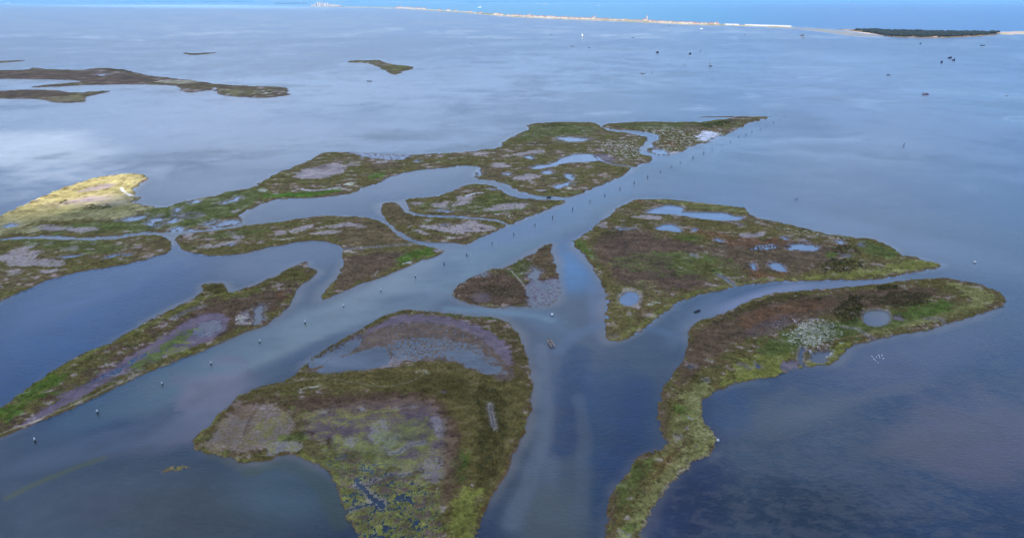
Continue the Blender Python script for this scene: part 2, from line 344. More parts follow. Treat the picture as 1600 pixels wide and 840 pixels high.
# --- the long northern island, its west end still in the sun
island('marsh_island', [(-60,365),(0,338),(40,318),(75,303),(110,290),(150,277),(180,273),(215,270),(232,276),(222,288),(208,296),(212,305),(222,310),(205,316),
 (232,322),(262,324),(280,318),(300,311),(330,308),(345,302),(372,297),(400,292),(404,286),(430,272),(455,262),(475,254),(490,247),(500,240),(520,238),(545,238),
 (575,240),(600,243),(640,243),(660,241),(690,240),(720,238),(745,236),(775,232),(785,228),(780,224),(795,216),(815,206),(828,202),(822,197),(830,193),(870,191),
 (900,191),(930,191),(938,199),(955,205),(975,207),(995,210),(1010,214),(1012,220),(1004,228),(997,236),(1003,241),(1022,246),(1018,251),(1000,257),(988,263),
 (985,268),(970,275),(950,285),(930,292),(910,303),(887,309),(850,307),(825,304),(808,298),(795,290),(780,285),(765,281),(748,279),(741,276),(742,268),(750,264),
 (748,260),(730,258),(715,259),(690,263),(660,265),(640,268),(620,274),(605,279),(590,287),(575,291),(555,300),(530,306),(500,308),(470,310),(430,312),(408,320),
 (395,325),(380,332),(373,342),(378,348),(365,353),(340,357),(310,359),(280,362),(265,363),(240,362),(220,363),(180,369),(140,372),(100,370),(60,369),(30,370),(0,374),(-60,382)],
 [('green',[(230,325),(300,312),(400,295),(420,300),(375,335),(300,358),(200,362),(80,366),(120,348),(200,345)],{'a':.7,'n':2}),
  ('straw',[(-60,365),(0,338),(60,312),(110,290),(150,277),(215,270),(232,276),(208,296),(222,310),(205,316),(232,322),(226,330),(205,337),(185,343),(120,343),(60,347),(0,362),(-60,374)],{'e':6,'n':1.6}), ('sage',[(20,340),(110,296),(180,285),(215,300),(190,335),(60,345)],{'a':.3,'n':4,'e':4}), ('mud',[(60,325),(110,312),(180,300),(215,312),(180,330),(90,335)],{'a':.4,'n':4,'e':3}),
  ('mud',[(92,319),(130,308),(175,307),(170,313),(130,317)],{'e':2}), ('mud',[(110,304),(150,289),(182,286),(178,294),(150,298)],{'e':2}),
  ('sage',[(60,330),(120,322),(190,322),(225,328),(160,332),(90,336)],{'a':.7,'e':3}),
  ('salt_and_glint',[(190,294),(193,300),(200,304),(214,308)],{'w':5,'n':.7}),
  ('shrubs',[(92,319),(98,313),(108,316),(104,320)]), ('shrubs',[(118,327),(140,321),(175,319),(180,324),(140,330)]), ('shrubs',[(90,337),(110,333),(135,335),(125,339)],{'a':.6}),
  ('mud',[(48,360),(60,353),(85,352),(95,355),(150,356),(154,360),(132,364),(100,361),(75,362)]),
  ('straw',[(-20,352),(10,350),(55,357),(60,364),(20,366),(-20,368)],{'a':.7,'e':3}),
  ('pool',[(180,346),(205,340),(232,335),(226,343),(200,347)]), ('pool',[(237,341),(250,337),(258,341),(250,346),(238,345)]), ('pool',[(226,346),(245,349),(258,352),(250,356),(235,355)]),
  ('pool',[(265,346),(272,331),(280,325),(277,334),(278,345),(268,348)]), ('pool',[(293,318),(305,313),(313,316),(300,319)]), ('pool',[(284,339),(292,334),(306,333),(316,337)],{'w':2.5,'n':.6}), ('pool',[(284,339),(300,342),(314,339)],{'w':2.5,'n':.6}),
  ('pool',[(333,356),(345,347),(366,343),(367,350),(350,355)]), ('pool',[(343,319),(360,312),(376,307),(372,314),(355,319)]), ('pool',[(262,361),(275,355),(286,358),(270,363)]),
  ('pool',[(8,352),(18,349),(27,353),(15,355)]), ('pool',[(315,352),(326,347),(340,345),(336,350)]), ('mud',[(360,331),(372,326),(375,330),(365,333)]),
  ('mud',[(456,278),(465,268),(500,260),(530,254),(541,262),(536,270),(510,279),(480,280)],{'e':1.5,'p':.45}), ('mud',[(535,258),(550,250),(560,256),(545,262)],{'a':.6}),
  ('umber',[(485,260),(510,258),(520,264),(500,266)],{'a':.5}),
  ('salt_and_glint',[(472,297),(490,299),(510,297),(531,293)],{'w':5,'n':.3,'a':.8}), ('pale',[(537,290),(545,286),(552,287),(546,291)]), ('pale',[(398,300),(412,295),(420,298),(405,302)],{'a':.7}),
  ('bright',[(408,305),(450,303),(500,300),(545,297),(500,306),(450,309),(412,309)],{'e':2}), ('bright',[(570,278),(590,270),(605,272),(585,282)],{'a':.7,'e':2}),
  ('flood',[(540,238),(580,237),(645,241),(640,249),(600,250),(560,244)],{'t':.03}), ('umber',[(565,262),(610,255),(640,258),(600,268)],{'a':.6,'e':2}),
  ('mud',[(660,243),(677,242),(672,247)]), ('mud',[(680,244),(693,243),(688,247)]), ('pool',[(647,251),(656,251),(652,254)]), ('mud',[(585,253),(605,251),(610,254),(590,256)]),
  ('brown',[(742,262),(765,258),(790,265),(800,280),(780,284),(755,278)],{'a':.7}), ('pool',[(743,268),(750,265),(754,271),(748,276)]),
  ('mud',[(765,262),(775,252),(797,258),(792,262)]), ('mud',[(735,241),(760,237),(765,241),(745,244)]), ('pool',[(785,272),(796,270),(798,275)]),
  ('pool',[(867,216),(880,214),(922,216),(912,221),(888,222)]), ('pool',[(829,263),(838,258),(860,257),(880,246),(900,241),(920,240),(932,246),(936,252),(910,254),(885,254),(860,262),(840,265)],{'n':.6}),
  ('pool',[(820,244),(828,242),(836,247),(828,250)]), ('pool',[(933,245),(941,252),(960,258),(985,261),(1003,263)],{'w':5,'n':.3}), ('wet',[(925,240),(950,241),(965,250),(955,256),(938,252)],{'a':.7}),
  ('pool',[(865,292),(880,287),(892,283),(892,289),(882,292),(868,295)]), ('pale',[(884,294),(892,293),(890,297)]), ('pool',[(846,269),(860,265),(864,272),(855,272)]), ('pool',[(882,273),(892,272),(896,278),(890,281)]),
  ('mud',[(800,278),(825,271),(846,274),(840,279),(815,284),(800,282)]), ('mud',[(795,243),(830,235),(857,234),(845,240),(810,244)]), ('mud',[(857,279),(880,276),(875,280)]), ('mud',[(835,297),(855,296),(858,299),(842,300)]),
  ('fleck',[(935,222),(985,218),(1003,232),(990,248),(950,246)],{}), ('rust',[(800,293),(820,300),(812,303)],{'a':.5}), ('green',[(820,196),(930,196),(935,210),(850,214),(800,225),(820,205)],{'a':.5,'e':3}),
  ('shrubs',[(820,224),(850,221),(866,225),(840,229)],{'a':.7}), ('shrubs',[(840,195),(870,193),(880,198),(850,200)],{'a':.6}), ('mud',[(865,215),(930,213),(935,219),(900,226),(860,222)],{'a':.25,'e':3})],
 second='brown', rag=1.0, res=1.0, hmax=.5, scrub=2500)
# --- eastern tip beyond the winding creek
island('marsh_island', [(945,193),(980,191),(1010,190),(1060,191),(1090,191),(1130,186),(1160,183),(1205,183),(1190,188),(1170,192),(1155,200),(1145,206),(1130,212),(1110,220),(1090,226),
 (1070,234),(1055,243),(1030,243),(1020,240),(1010,236),(1016,228),(1028,219),(1028,212),(1015,207),(990,204),(965,203),(950,201),(942,198)],
 [('green',[(960,193),(1100,192),(1150,186),(1120,200),(1060,204),(980,202)],{'a':.5}), ('salt_and_glint',[(1088,214),(1095,206),(1110,206),(1130,211),(1115,217),(1100,222),(1090,219)],{'n':1.2}),
  ('pool',[(1020,233),(1033,235),(1048,239),(1042,243),(1026,241)]), ('pool',[(1017,229),(1023,229),(1022,236),(1018,236)]), ('shrubs',[(1090,197),(1150,187),(1150,193),(1100,202)]),
  ('fleck',[(980,205),(1080,205),(1090,225),(1050,238),(1030,225)],{'a':.8}), ('rust',[(1035,222),(1060,224),(1050,232)],{'a':.5}), ('brown',[(1060,195),(1110,197),(1080,210)],{'a':.7}), ('fleck',[(1000,200),(1100,200),(1080,225),(1020,222)],{'a':.4}), ('salt_and_glint',[(1042,240),(1060,236),(1066,238),(1052,243)],{'a':.6})],
 hmax=.6, scrub=500)
# --- west island south of the creek
island('marsh_island', [(-60,385),(0,376),(30,374),(60,373),(100,375),(140,376),(180,374),(220,368),(245,367),(258,370),(268,378),(269,388),(262,395),(240,402),(210,410),(180,416),(150,421),
 (120,426),(90,433),(70,440),(45,451),(25,460),(0,471),(-60,500)],
 [('mud',[(-10,400),(25,393),(45,384),(62,379),(58,386),(42,392),(70,391),(62,399),(50,404),(95,406),(103,416),(80,421),(60,415),(20,418),(5,410)],{'n':1.4}), ('mud',[(92,393),(112,383),(126,385),(122,391),(105,393)]),
  ('pool',[(88,402),(110,398),(130,400),(105,404)],{'a':.8}), ('pool',[(165,404),(178,398),(189,398),(178,403)]), ('pool',[(190,400),(206,396),(200,400)]), ('mud',[(60,427),(80,420),(96,421),(80,428)]),
  ('mud',[(-10,450),(5,444),(13,445),(5,451)]), ('mud',[(8,431),(25,423),(42,424),(30,430)],{'a':.8}), ('brown',[(200,392),(230,380),(255,372),(262,385),(240,396),(210,402)],{'a':.6}), ('mud',[(205,388),(225,384),(220,390)],{'a':.6}),
  ('green',[(0,376),(60,374),(150,378),(210,385),(170,400),(100,392),(40,384)],{'a':.5,'e':3}), ('pool',[(75,381),(85,379),(83,382)]), ('pool',[(136,383),(146,381),(144,384)]), ('mud',[(130,390),(150,388),(148,391)])],
 hmax=.5, rag=.7, scrub=900)
# --- middle island with its southern foot
island('marsh_island', [(272,372),(282,367),(300,364),(330,361),(360,358),(385,352),(410,350),(440,347),(470,341),(500,338),(530,337),(560,339),(585,342),(600,348),(612,360),(625,370),(640,377),
 (665,385),(690,388),(697,392),(688,398),(670,404),(650,410),(625,422),(600,432),(575,440),(550,450),(525,460),(508,469),(499,468),(503,458),(512,448),(525,437),(533,424),(536,410),(535,398),
 (533,387),(525,381),(510,377),(490,376),(465,378),(445,382),(425,385),(400,392),(375,397),(350,400),(320,399),(300,395),(285,391),(278,383)],
 [('brown',[(540,342),(590,346),(620,370),(640,380),(540,386),(520,370)],{'a':.8}), ('umber',[(545,396),(600,391),(640,392),(625,415),(570,436),(520,458),(530,430)],{'a':.9}),
  ('lime',[(545,400),(600,394),(630,392)],{'w':9,'a':.5,'n':1}), ('mud',[(278,376),(298,364),(304,367),(288,373)]), ('mud',[(293,387),(320,385),(350,380),(368,374),(352,362),(364,361),(383,370),(374,378),(340,388),(312,389)],{'n':1.2}),
  ('pool',[(350,385),(362,381),(368,382),(360,386)]), ('mud',[(428,370),(434,360),(446,361),(449,367)]), ('mud',[(453,362),(470,355),(489,350),(490,356),(475,362),(457,365)]), ('mud',[(503,351),(520,354),(537,347),(572,352),(572,357),(545,354),(525,358),(508,356)]),
  ('mud',[(489,367),(500,362),(530,361),(536,364),(510,368)]), ('pale',[(428,376),(450,374),(475,370)],{'w':4,'a':.7}), ('mud',[(398,380),(412,376),(410,381)],{'a':.7}),
  ('bright',[(638,394),(665,388),(688,393),(662,402),(642,410),(622,419),(616,414),(630,402)],{'e':3,'n':1.5,'a':.8}), ('salt_and_glint',[(630,413),(641,410)],{'w':5,'a':.8}), ('pool',[(535,390),(560,389),(580,387),(610,385),(648,382)],{'w':3,'n':.25}),
  ('mud',[(672,392),(690,388),(697,392),(686,396)],{'a':.9}), ('shell',[(508,468),(540,455),(580,440),(620,425),(650,411)],{'w':3,'a':.8,'n':.5}), ('pale',[(511,450),(519,445)],{'w':3,'a':.6}), ('pale',[(585,432),(590,424)],{'w':3,'a':.5}),
  ('green',[(290,372),(350,364),(420,356),(430,362),(340,374)],{'a':.5,'e':3})],
 hmax=.5, rag=.6, scrub=1600)
island('marsh_island', [(633,313),(640,310),(670,308),(690,305),(710,297),(725,290),(740,287),(760,288),(775,292),(785,299),(797,305),(815,311),(850,312),(886,313),(880,318),(865,324),(845,331),(825,340),
 (805,348),(795,351),(790,348),(775,343),(740,339),(700,337),(670,336),(650,334),(640,329),(635,320)],
 [('green',[(650,322),(720,318),(780,300),(850,318),(800,335),(700,332)],{'a':.5,'e':3}), ('mud',[(670,323),(680,318),(700,314),(706,317),(690,325)]), ('mud',[(704,322),(720,314),(712,306),(735,307),(739,313),(730,320),(712,323)]),
  ('salt_and_glint',[(728,308),(740,303),(754,302)],{'w':5,'n':.5}), ('pool',[(678,331),(688,327),(695,327),(690,331)]), ('pool',[(692,332),(700,326),(702,332)]), ('mud',[(753,329),(775,320),(800,316),(832,319),(815,326),(778,330)]),
  ('mud',[(638,318),(660,315),(660,320),(645,321)]), ('salt_and_glint',[(784,341),(795,336),(801,338),(796,342)]), ('salt_and_glint',[(774,335),(786,334)],{'w':3}), ('pool',[(766,294),(778,298),(772,299)],{'a':.7}), ('umber',[(780,306),(830,314),(870,315),(820,322)],{'a':.5})],
 hmax=.5, rag=.6, scrub=500)
island('marsh_island', [(594,320),(600,317),(620,316),(627,325),(633,331),(645,336),(670,339),(700,340),(740,342),(770,345),(785,349),(791,353),(780,359),(765,366),(745,373),(727,383),(715,381),(690,379),
 (665,378),(645,374),(630,366),(615,355),(602,343),(596,333)],
 [('brown',[(596,320),(622,318),(640,338),(660,350),(620,352),(600,336)],{'a':.8}), ('mud',[(648,354),(680,352),(700,356),(722,349),(735,344),(762,350),(776,357),(765,362),(740,363),(715,366),(690,364),(675,358)],{'n':1.2}),
  ('mud',[(638,358),(655,360),(673,368),(655,366)]), ('shrubs',[(722,357),(735,355),(740,360),(726,361)]), ('shrubs',[(745,356),(756,356),(756,359)]), ('pool',[(690,352),(697,351),(695,353)]), ('mud',[(658,342),(675,344),(670,348)],{'a':.7}), ('pale',[(695,371),(705,370),(703,374)],{'a':.5})],
 hmax=.5, rag=.6, scrub=500)
# --- long narrow island in the west channel
island('marsh_island', [(-80,700),(0,637),(30,615),(60,595),(90,574),(130,553),(170,537),(200,520),(240,498),(270,482),(300,468),(318,455),(313,446),(325,443),(348,442),(356,450),(358,459),(375,453),(400,445),(430,432),
 (455,418),(475,409),(482,409),(480,417),(498,424),(490,433),(470,445),(462,455),(457,475),(440,490),(420,505),(400,514),(370,525),(340,538),(310,552),(280,563),(250,575),(220,588),(190,600),(150,620),(110,640),(70,656),
 (40,668),(0,682),(-80,712)],
 [('umber',[(230,545),(300,490),(340,472),(400,465),(455,450),(440,480),(400,500),(340,530),(250,560)],{'a':.9,'e':2}),
  ('lime',[(60,600),(130,558),(200,526),(270,490),(330,462),(400,455)],{'w':16,'a':.5,'n':1.5}),
  ('wet',[(20,672),(60,645),(110,610),(150,590),(190,565),(230,542),(265,520),(300,497),(335,487),(354,495),(360,510),(345,525),(310,540),(270,553),(230,566),(200,582),(160,602),(120,624),(80,646),(40,666)],{'e':1.5,'n':1,'p':.34}),
  ('flood',[(120,605),(170,580),(200,565),(215,555),(235,550),(215,565),(190,580),(150,598)],{'t':.12}), ('flood',[(300,515),(320,500),(345,498),(352,508),(335,522),(305,530)],{'t':.1}),('flood',[(50,655),(110,622),(160,602),(170,590),(100,615)],{'t':.0,'a':.8}),
  ('veins',[(150,600),(200,575),(240,560),(300,530),(350,500),(300,540),(230,575),(160,605)],{'c':'grey','a':.7}),
  ('green',[(196,578),(215,560),(250,543),(280,520),(308,512),(290,530),(272,545),(255,560),(225,572)],{'n':2.2,'a':.9}), ('lime',[(250,552),(285,535),(300,545),(270,560)],{'a':.5,'n':2}),
  ('bright',[(-10,652),(40,612),(80,588),(112,575),(92,600),(50,632),(10,660)],{'e':3,'n':2,'a':.75}), ('lime',[(0,655),(40,628),(80,603)],{'w':7,'a':.5,'n':1}), ('pool',[(272,498),(290,488),(310,482)],{'w':7,'n':.3}), ('pool',[(313,480),(320,478)],{'w':4}),
  ('pool',[(396,492),(403,474),(416,476),(412,500),(397,512)]), ('wet',[(368,497),(382,482),(396,490),(390,508),(374,509)],{'a':.9}), ('veins',[(368,497),(382,482),(396,490),(390,508),(374,509)],{'c':'pale','a':.7}),
  ('dark',[(318,448),(345,445),(352,456),(330,462)],{'a':.35}), ('pool',[(374,448),(384,445),(396,445),(388,449)]), ('rust',[(432,456),(448,462),(438,470)],{'a':.4}),
  ('shell',[(0,680),(60,656),(120,632),(180,602),(220,588)],{'w':5,'a':.75,'n':.5}), ('shell',[(250,574),(290,560),(340,538),(400,513)],{'w':4,'a':.85,'n':.5}), ('mud',[(180,600),(205,587),(240,577),(225,585),(190,598)],{'a':.6})],
 second='umber', rag=.7, res=1.1, hmax=.45, scrub=6000)
# --- small island at the fork
island('marsh_island', [(705,458),(712,448),(730,437),(745,428),(765,421),(790,420),(800,412),(830,397),(850,384),(865,378),(860,392),(868,410),(872,430),(874,455),(870,470),(855,478),(820,479),(780,480),(750,478),(725,473),(710,466)],
 [('umber',[(712,458),(740,435),(790,425),(815,440),(822,475),(760,476),(720,470)],{'a':.95}), ('wet',[(735,465),(750,455),(770,462),(765,475),(745,474)],{'a':.5}), ('green',[(785,424),(815,405),(835,410),(815,440)],{'a':.6}),
  ('brown',[(830,402),(858,388),(866,412),(860,436),(835,420)],{'a':.8}), ('pool',[(825,434),(829,420),(838,417),(846,427),(836,437)]), ('flood',[(822,436),(840,438),(862,436),(874,434),(880,455),(873,470),(856,480),(823,480)],{'t':.1,'n':.6}),
  ('pool',[(750,432),(757,427),(765,424),(762,429)]), ('pale',[(799,424),(815,442),(830,462)],{'w':3,'a':.6,'n':.2}), ('shell',[(707,456),(712,468),(735,477),(780,479)],{'w':3,'a':.9,'n':.4}),
  ('dark',[(745,455),(785,445),(810,455),(790,470)],{'a':.35,'n':2})],
 base='brown', second='umber', rag=.9, hmax=.45, scrub=1500)
# --- big eastern island
island('marsh_island', [(892,378),(905,371),(925,357),(945,342),(965,325),(985,315),(1000,311),(1040,312),(1070,314),(1100,318),(1140,322),(1168,325),(1168,332),(1175,338),(1200,344),(1230,350),(1260,358),(1290,365),(1330,371),
 (1360,372),(1375,378),(1400,388),(1408,402),(1430,400),(1450,408),(1480,415),(1450,422),(1420,427),(1390,434),(1350,438),(1300,437),(1250,440),(1200,440),(1150,448),(1110,455),(1070,468),(1040,485),(1020,505),(1000,520),(975,530),
 (955,536),(946,530),(945,510),(947,480),(948,460),(940,440),(928,420),(915,400),(900,388)],
 [('umber',[(925,375),(960,362),(1010,365),(1040,375),(1090,380),(1110,395),(1060,400),(1040,420),(1090,425),(1115,442),(1060,458),(1010,452),(960,445),(945,420),(930,400)],{'e':3,'n':2.5}),
  ('umber',[(1100,382),(1160,372),(1240,376),(1300,384),(1330,397),(1290,415),(1230,430),(1160,434),(1120,412)],{'e':3,'n':2.5,'a':.8}), ('rust',[(1070,356),(1110,362),(1150,372),(1240,376),(1230,386),(1150,386),(1090,370)],{'a':.45,'n':2.5}),
  ('rust',[(1160,418),(1200,425),(1235,432),(1180,436)],{'a':.6,'n':2}), ('green',[(1020,402),(1060,395),(1110,400),(1120,425),(1080,430),(1040,420)],{'a':.4,'n':3,'e':3}), ('veins',[(940,410),(1000,395),(1120,395),(1180,430),(1100,440),(1000,430)],{'c':'green','a':.9}),
  ('olive',[(1040,345),(1120,350),(1220,358),(1280,372),(1200,366),(1100,362)],{'a':.6,'e':3}), ('bright',[(888,378),(905,374),(920,388),(930,410),(915,400),(898,388)],{'a':.6,'n':2}), ('bright',[(1058,372),(1092,368),(1092,376),(1065,378)],{'a':.5,'n':2}),
  ('pool',[(1006,333),(1025,325),(1045,320),(1065,323),(1070,329),(1060,331),(1090,332),(1130,332),(1145,337),(1165,339),(1155,345),(1130,346),(1090,342),(1060,336),(1035,335),(1015,334)],{'n':.4}),
  ('pool',[(1022,357),(1035,351),(1048,350),(1065,357),(1063,364),(1050,362),(1028,360)],{'n':.3}), ('pool',[(962,359),(975,354),(987,358),(975,360)]), ('pool',[(977,358),(985,355),(993,359)]), ('pool',[(938,353),(943,352),(945,357)]),
  ('pool',[(1117,377),(1123,373),(1129,378)]), ('puddles',[(1168,391),(1185,383),(1205,380),(1220,384),(1210,390),(1190,392)],{'t':-.25}), ('pool',[(1226,389),(1240,381),(1262,381),(1280,388),(1270,394),(1250,392)]), ('puddles',[(1240,374),(1260,370),(1268,378),(1250,380)],{'t':-.05}),
  ('pool',[(1199,413),(1210,409),(1229,417),(1227,425),(1212,424)],{'n':.5}), ('pool',[(1173,412),(1180,411),(1181,423),(1175,422)],{'n':.5}), ('pool',[(1303,376),(1318,375),(1320,382),(1310,382)],{'n':.6}), ('pool',[(1078,360),(1087,357),(1086,363)]),
  ('pool',[(1116,372),(1126,373),(1120,378)]), ('pool',[(967,467),(974,457),(990,455),(1000,463),(998,473),(985,478),(971,475)],{'n':.3}), ('mud',[(960,462),(975,452),(995,451),(1005,462),(1000,478),(982,483),(965,476)],{'a':.5,'n':.5}),
  ('pool',[(1122,430),(1135,437),(1143,443),(1152,449)],{'w':5,'n':.3}), ('mud',[(982,339),(1010,335),(1037,338),(1030,345),(1000,342)]), ('mud',[(1143,368),(1165,365),(1200,362),(1190,371),(1165,372)]), ('mud',[(1070,335),(1060,340),(1045,338)],{'a':.5}),
  ('mud',[(1009,492),(1018,490),(1017,494)]), ('mud',[(978,487),(988,489),(982,493)],{'a':.8}), ('flood',[(950,522),(965,522),(962,529),(953,529)],{'a':.8}), ('pale',[(1010,478),(1020,473),(1030,473)],{'w':4,'a':.7}),
  ('veins',[(950,450),(1010,438),(1030,445),(1000,458),(960,500)],{'c':'sage','a':.6}),
  ('shrubs',[(1278,414),(1305,404),(1345,412),(1345,424),(1310,432),(1285,428)]), ('shrubs',[(1298,390),(1320,384),(1345,392),(1340,400),(1310,400)]), ('shrubs',[(938,368),(950,358),(970,358),(975,368),(955,374)],{'a':.8}),
  ('bright',[(1288,398),(1300,396),(1306,402),(1294,406)],{'a':.6}), ('green',[(1350,378),(1400,392),(1405,404),(1360,400),(1340,388)],{'a':.8,'n':2}), ('lime',[(1400,408),(1440,408),(1475,415),(1420,424),(1340,436),(1250,438),(1200,438),(1300,430),(1380,420)],{'a':.7,'n':1.5}),
  ('lime',[(1110,453),(1150,446),(1200,437)],{'w':10,'a':.6}), ('lime',[(955,530),(1000,515),(1030,490),(1060,470),(1100,456)],{'w':12,'a':.55,'n':1.5}), ('sage',[(1000,313),(1080,317),(1160,325),(1168,334),(1100,328),(1040,318)],{'a':.6}),
  ('rust',[(985,317),(1000,313),(1010,320)],{'a':.5}), ('salt_and_glint',[(1246,355),(1262,359)],{'w':4,'a':.6}), ('pool',[(1150,352),(1160,350),(1162,354)]), ('pool',[(1222,372),(1232,370),(1230,376)]), ('pool',[(1340,382),(1352,382),(1348,387)]), ('pool',[(1320,400),(1330,398),(1328,404)]), ('pool',[(1080,398),(1090,396),(1088,402)],{'a':.8}), ('puddles',[(1020,440),(1060,425),(1110,432),(1120,445),(1060,450)],{'t':.22}), ('puddles',[(955,345),(1000,342),(1030,352),(980,365)],{'t':.2}), ('fleck',[(1180,350),(1300,366),(1340,376),(1250,370)],{'a':.6}), ('olive',[(935,400),(945,440),(952,500),(950,530),(975,525),(1000,505),(970,500),(965,450)],{'a':.6,'n':2})],
 rag=.9, res=1.05, hmax=.5, scrub=6500)
# --- south-eastern island with the spit
island('marsh_island', [(1078,510),(1085,503),(1110,497),(1140,485),(1175,467),(1210,458),(1260,454),(1320,449),(1380,444),(1420,437),(1470,434),(1510,440),(1545,448),(1572,463),(1570,475),(1545,487),(1510,497),(1480,506),(1440,518),
 (1410,522),(1370,530),(1340,537),(1325,545),(1310,562),(1295,571),(1275,570),(1250,575),(1220,585),(1190,591),(1150,598),(1120,612),(1098,625),(1092,640),(1105,662),(1122,685),(1113,702),(1112,710),(1085,722),(1065,738),
 (1050,755),(1030,780),(1015,805),(1000,840),(985,880),(925,890),(945,840),(950,800),(955,765),(985,735),(990,715),(1010,708),(1040,700),(1040,685),(1030,670),(1028,640),(1032,610),(1045,590),(1060,570),(1075,545),(1075,525)],
 [('umber',[(1085,518),(1150,492),(1200,472),(1300,460),(1400,450),(1480,452),(1450,470),(1380,482),(1340,480),(1300,492),(1250,505),(1200,515),(1160,535),(1120,552),(1085,590),(1060,610),(1068,560)],{'e':3,'n':2,'a':.9}),
  ('wet',[(1150,530),(1200,495),(1250,490),(1240,510),(1190,528)],{'a':.35,'e':3}), ('rust',[(1150,500),(1210,478),(1290,466),(1300,480),(1220,495),(1160,515)],{'a':.35,'n':2,'e':3}),
  ('sage',[(1470,440),(1510,446),(1550,460),(1555,474),(1500,490),(1440,508),(1380,520),(1330,528),(1370,512),(1450,494),(1520,474),(1510,458)],{'a':.85,'n':1.3,'e':2}),
  ('lime',[(1120,600),(1180,575),(1230,565),(1262,572),(1320,535),(1330,545),(1300,575),(1200,596),(1140,606)],{'a':.9,'n':1.6,'e':2}), ('lime',[(1150,570),(1200,550),(1240,545),(1240,570),(1190,590),(1130,598)],{'a':.8,'n':2}),
  ('green',[(1180,545),(1240,515),(1320,500),(1400,490),(1480,468),(1500,480),(1420,505),(1340,522),(1260,545),(1200,560)],{'a':.85,'n':2,'e':2}), ('bright',[(1400,490),(1440,482),(1480,470),(1490,480),(1440,498)],{'a':.4,'n':2}),
  ('sage',[(1095,600),(1120,612),(1095,640),(1120,685),(1110,705),(1060,735),(1020,790),(985,850),(985,880),(960,880),(980,820),(1010,760),(1060,715),(1085,690),(1060,650),(1070,610)],{'a':.85,'n':1.6,'e':3}),
  ('sage',[(1060,640),(1080,660),(1060,700),(1020,730),(1040,700),(1045,660)],{'a':.4,'n':2,'e':3}), ('rust',[(1030,720),(1060,705),(1050,730),(1020,760),(1005,775)],{'a':.3,'n':2,'e':3}),
  ('bright',[(1052,632),(1068,635),(1080,645),(1065,652),(1052,645)],{'a':.6,'n':1.5}), ('green',[(985,730),(1020,715),(1010,740),(980,790),(965,800),(965,760)],{'a':.7,'n':2}), ('bright',[(975,826),(992,824),(990,835),(975,836)],{'a':.5}),
  ('umber',[(1035,600),(1045,640),(1040,680),(1045,700),(1035,690),(1028,640)],{'a':.6}), ('umber',[(988,712),(1010,705),(1020,712),(1000,720)],{'a':.7}), ('umber',[(950,810),(958,765),(964,775),(958,830),(950,860)],{'a':.7}),
  ('shell',[(1000,838),(1018,800),(1040,765),(1060,742),(1085,722),(1112,710)],{'w':7,'a':.7,'n':.8}), ('shell',[(1098,650),(1108,668),(1121,685)],{'w':6,'a':.6,'n':1}), ('fleck',[(1085,645),(1100,655),(1118,685),(1100,690),(1085,665)],{'a':.7,'c':'shell'}),
  ('shrubs',[(1302,490),(1325,468),(1350,470),(1345,500),(1325,510),(1305,500)]), ('shrubs',[(1352,475),(1395,456),(1455,460),(1450,476),(1390,482)],{'a':.9}), ('shrubs',[(1370,448),(1400,446),(1395,454),(1370,455)]), ('shrubs',[(1330,462),(1370,462),(1360,470),(1330,470)],{'a':.8}), ('shrubs',[(1270,467),(1285,466),(1283,472)]),
  ('shrubs',[(1115,500),(1200,467),(1260,459),(1255,465),(1180,482),(1120,508)],{'a':.7}),
  ('pool',[(1348,490),(1360,484),(1385,485),(1393,497),(1385,508),(1365,512),(1350,506)],{'n':.4}), ('flood',[(1392,492),(1410,492),(1412,500),(1395,502)],{'a':.8}), ('green',[(1340,484),(1365,479),(1395,482),(1402,500),(1390,514),(1362,516),(1342,508)],{'a':.0}),
  ('puddles',[(1238,512),(1258,502),(1290,500),(1306,514),(1302,535),(1282,545),(1248,541),(1234,528)],{'t':.4}), ('fleck',[(1205,508),(1225,502),(1235,512),(1215,516)],{'c':'grey'}), ('fleck',[(1238,512),(1258,502),(1290,500),(1306,514),(1302,535),(1282,545),(1248,541),(1234,528)],{'a':.75,'c':'salt_and_glint','n':2.2}), ('veins',[(1245,512),(1262,504),(1290,503),(1302,516),(1298,533),(1280,541),(1250,538),(1240,526)],{'a':.8,'c':'pale','n':2.4}), ('salt_and_glint',[(1264,549),(1272,555),(1280,565),(1290,562),(1297,552)],{'w':6,'n':.8}),  # white flecks and pale veins paint the puddles' sky reflection
  ('pool',[(1262,549),(1275,549),(1296,548),(1298,560),(1285,568),(1270,566)],{'n':1.4}), ('pool',[(1254,544),(1250,556),(1252,570),(1268,578)],{'w':8,'n':.4}), ('flood',[(1215,573),(1232,560),(1250,562),(1250,575),(1230,582)],{'a':.9,'t':.06}),
  ('pool',[(1318,512),(1340,515),(1352,524),(1368,531)],{'w':4,'n':.3}), ('pool',[(1448,500),(1466,497),(1472,502),(1478,508)],{'w':4,'n':.3}), ('pool',[(1155,571),(1163,570),(1170,577)],{'w':3,'a':.8}), ('pool',[(1180,568),(1190,572),(1184,577)]), ('pool',[(1072,572),(1079,571),(1079,576)]),
  ('pool',[(1098,592),(1106,592),(1106,597)],{'n':.6}), ('pool',[(1056,682),(1066,681),(1064,685)],{'n':.5}), ('mud',[(1150,542),(1162,543),(1155,546)]), ('salt_and_glint',[(1523,449),(1532,451)],{'w':5}), ('salt_and_glint',[(1405,480),(1410,481)],{'w':4}), ('salt_and_glint',[(1076,653),(1079,654)],{'w':4}), ('salt_and_glint',[(1050,609),(1053,611)],{'w':3,'a':.8})],
 rag=1.0, res=1.2, hmax=.45, scrub=16000)
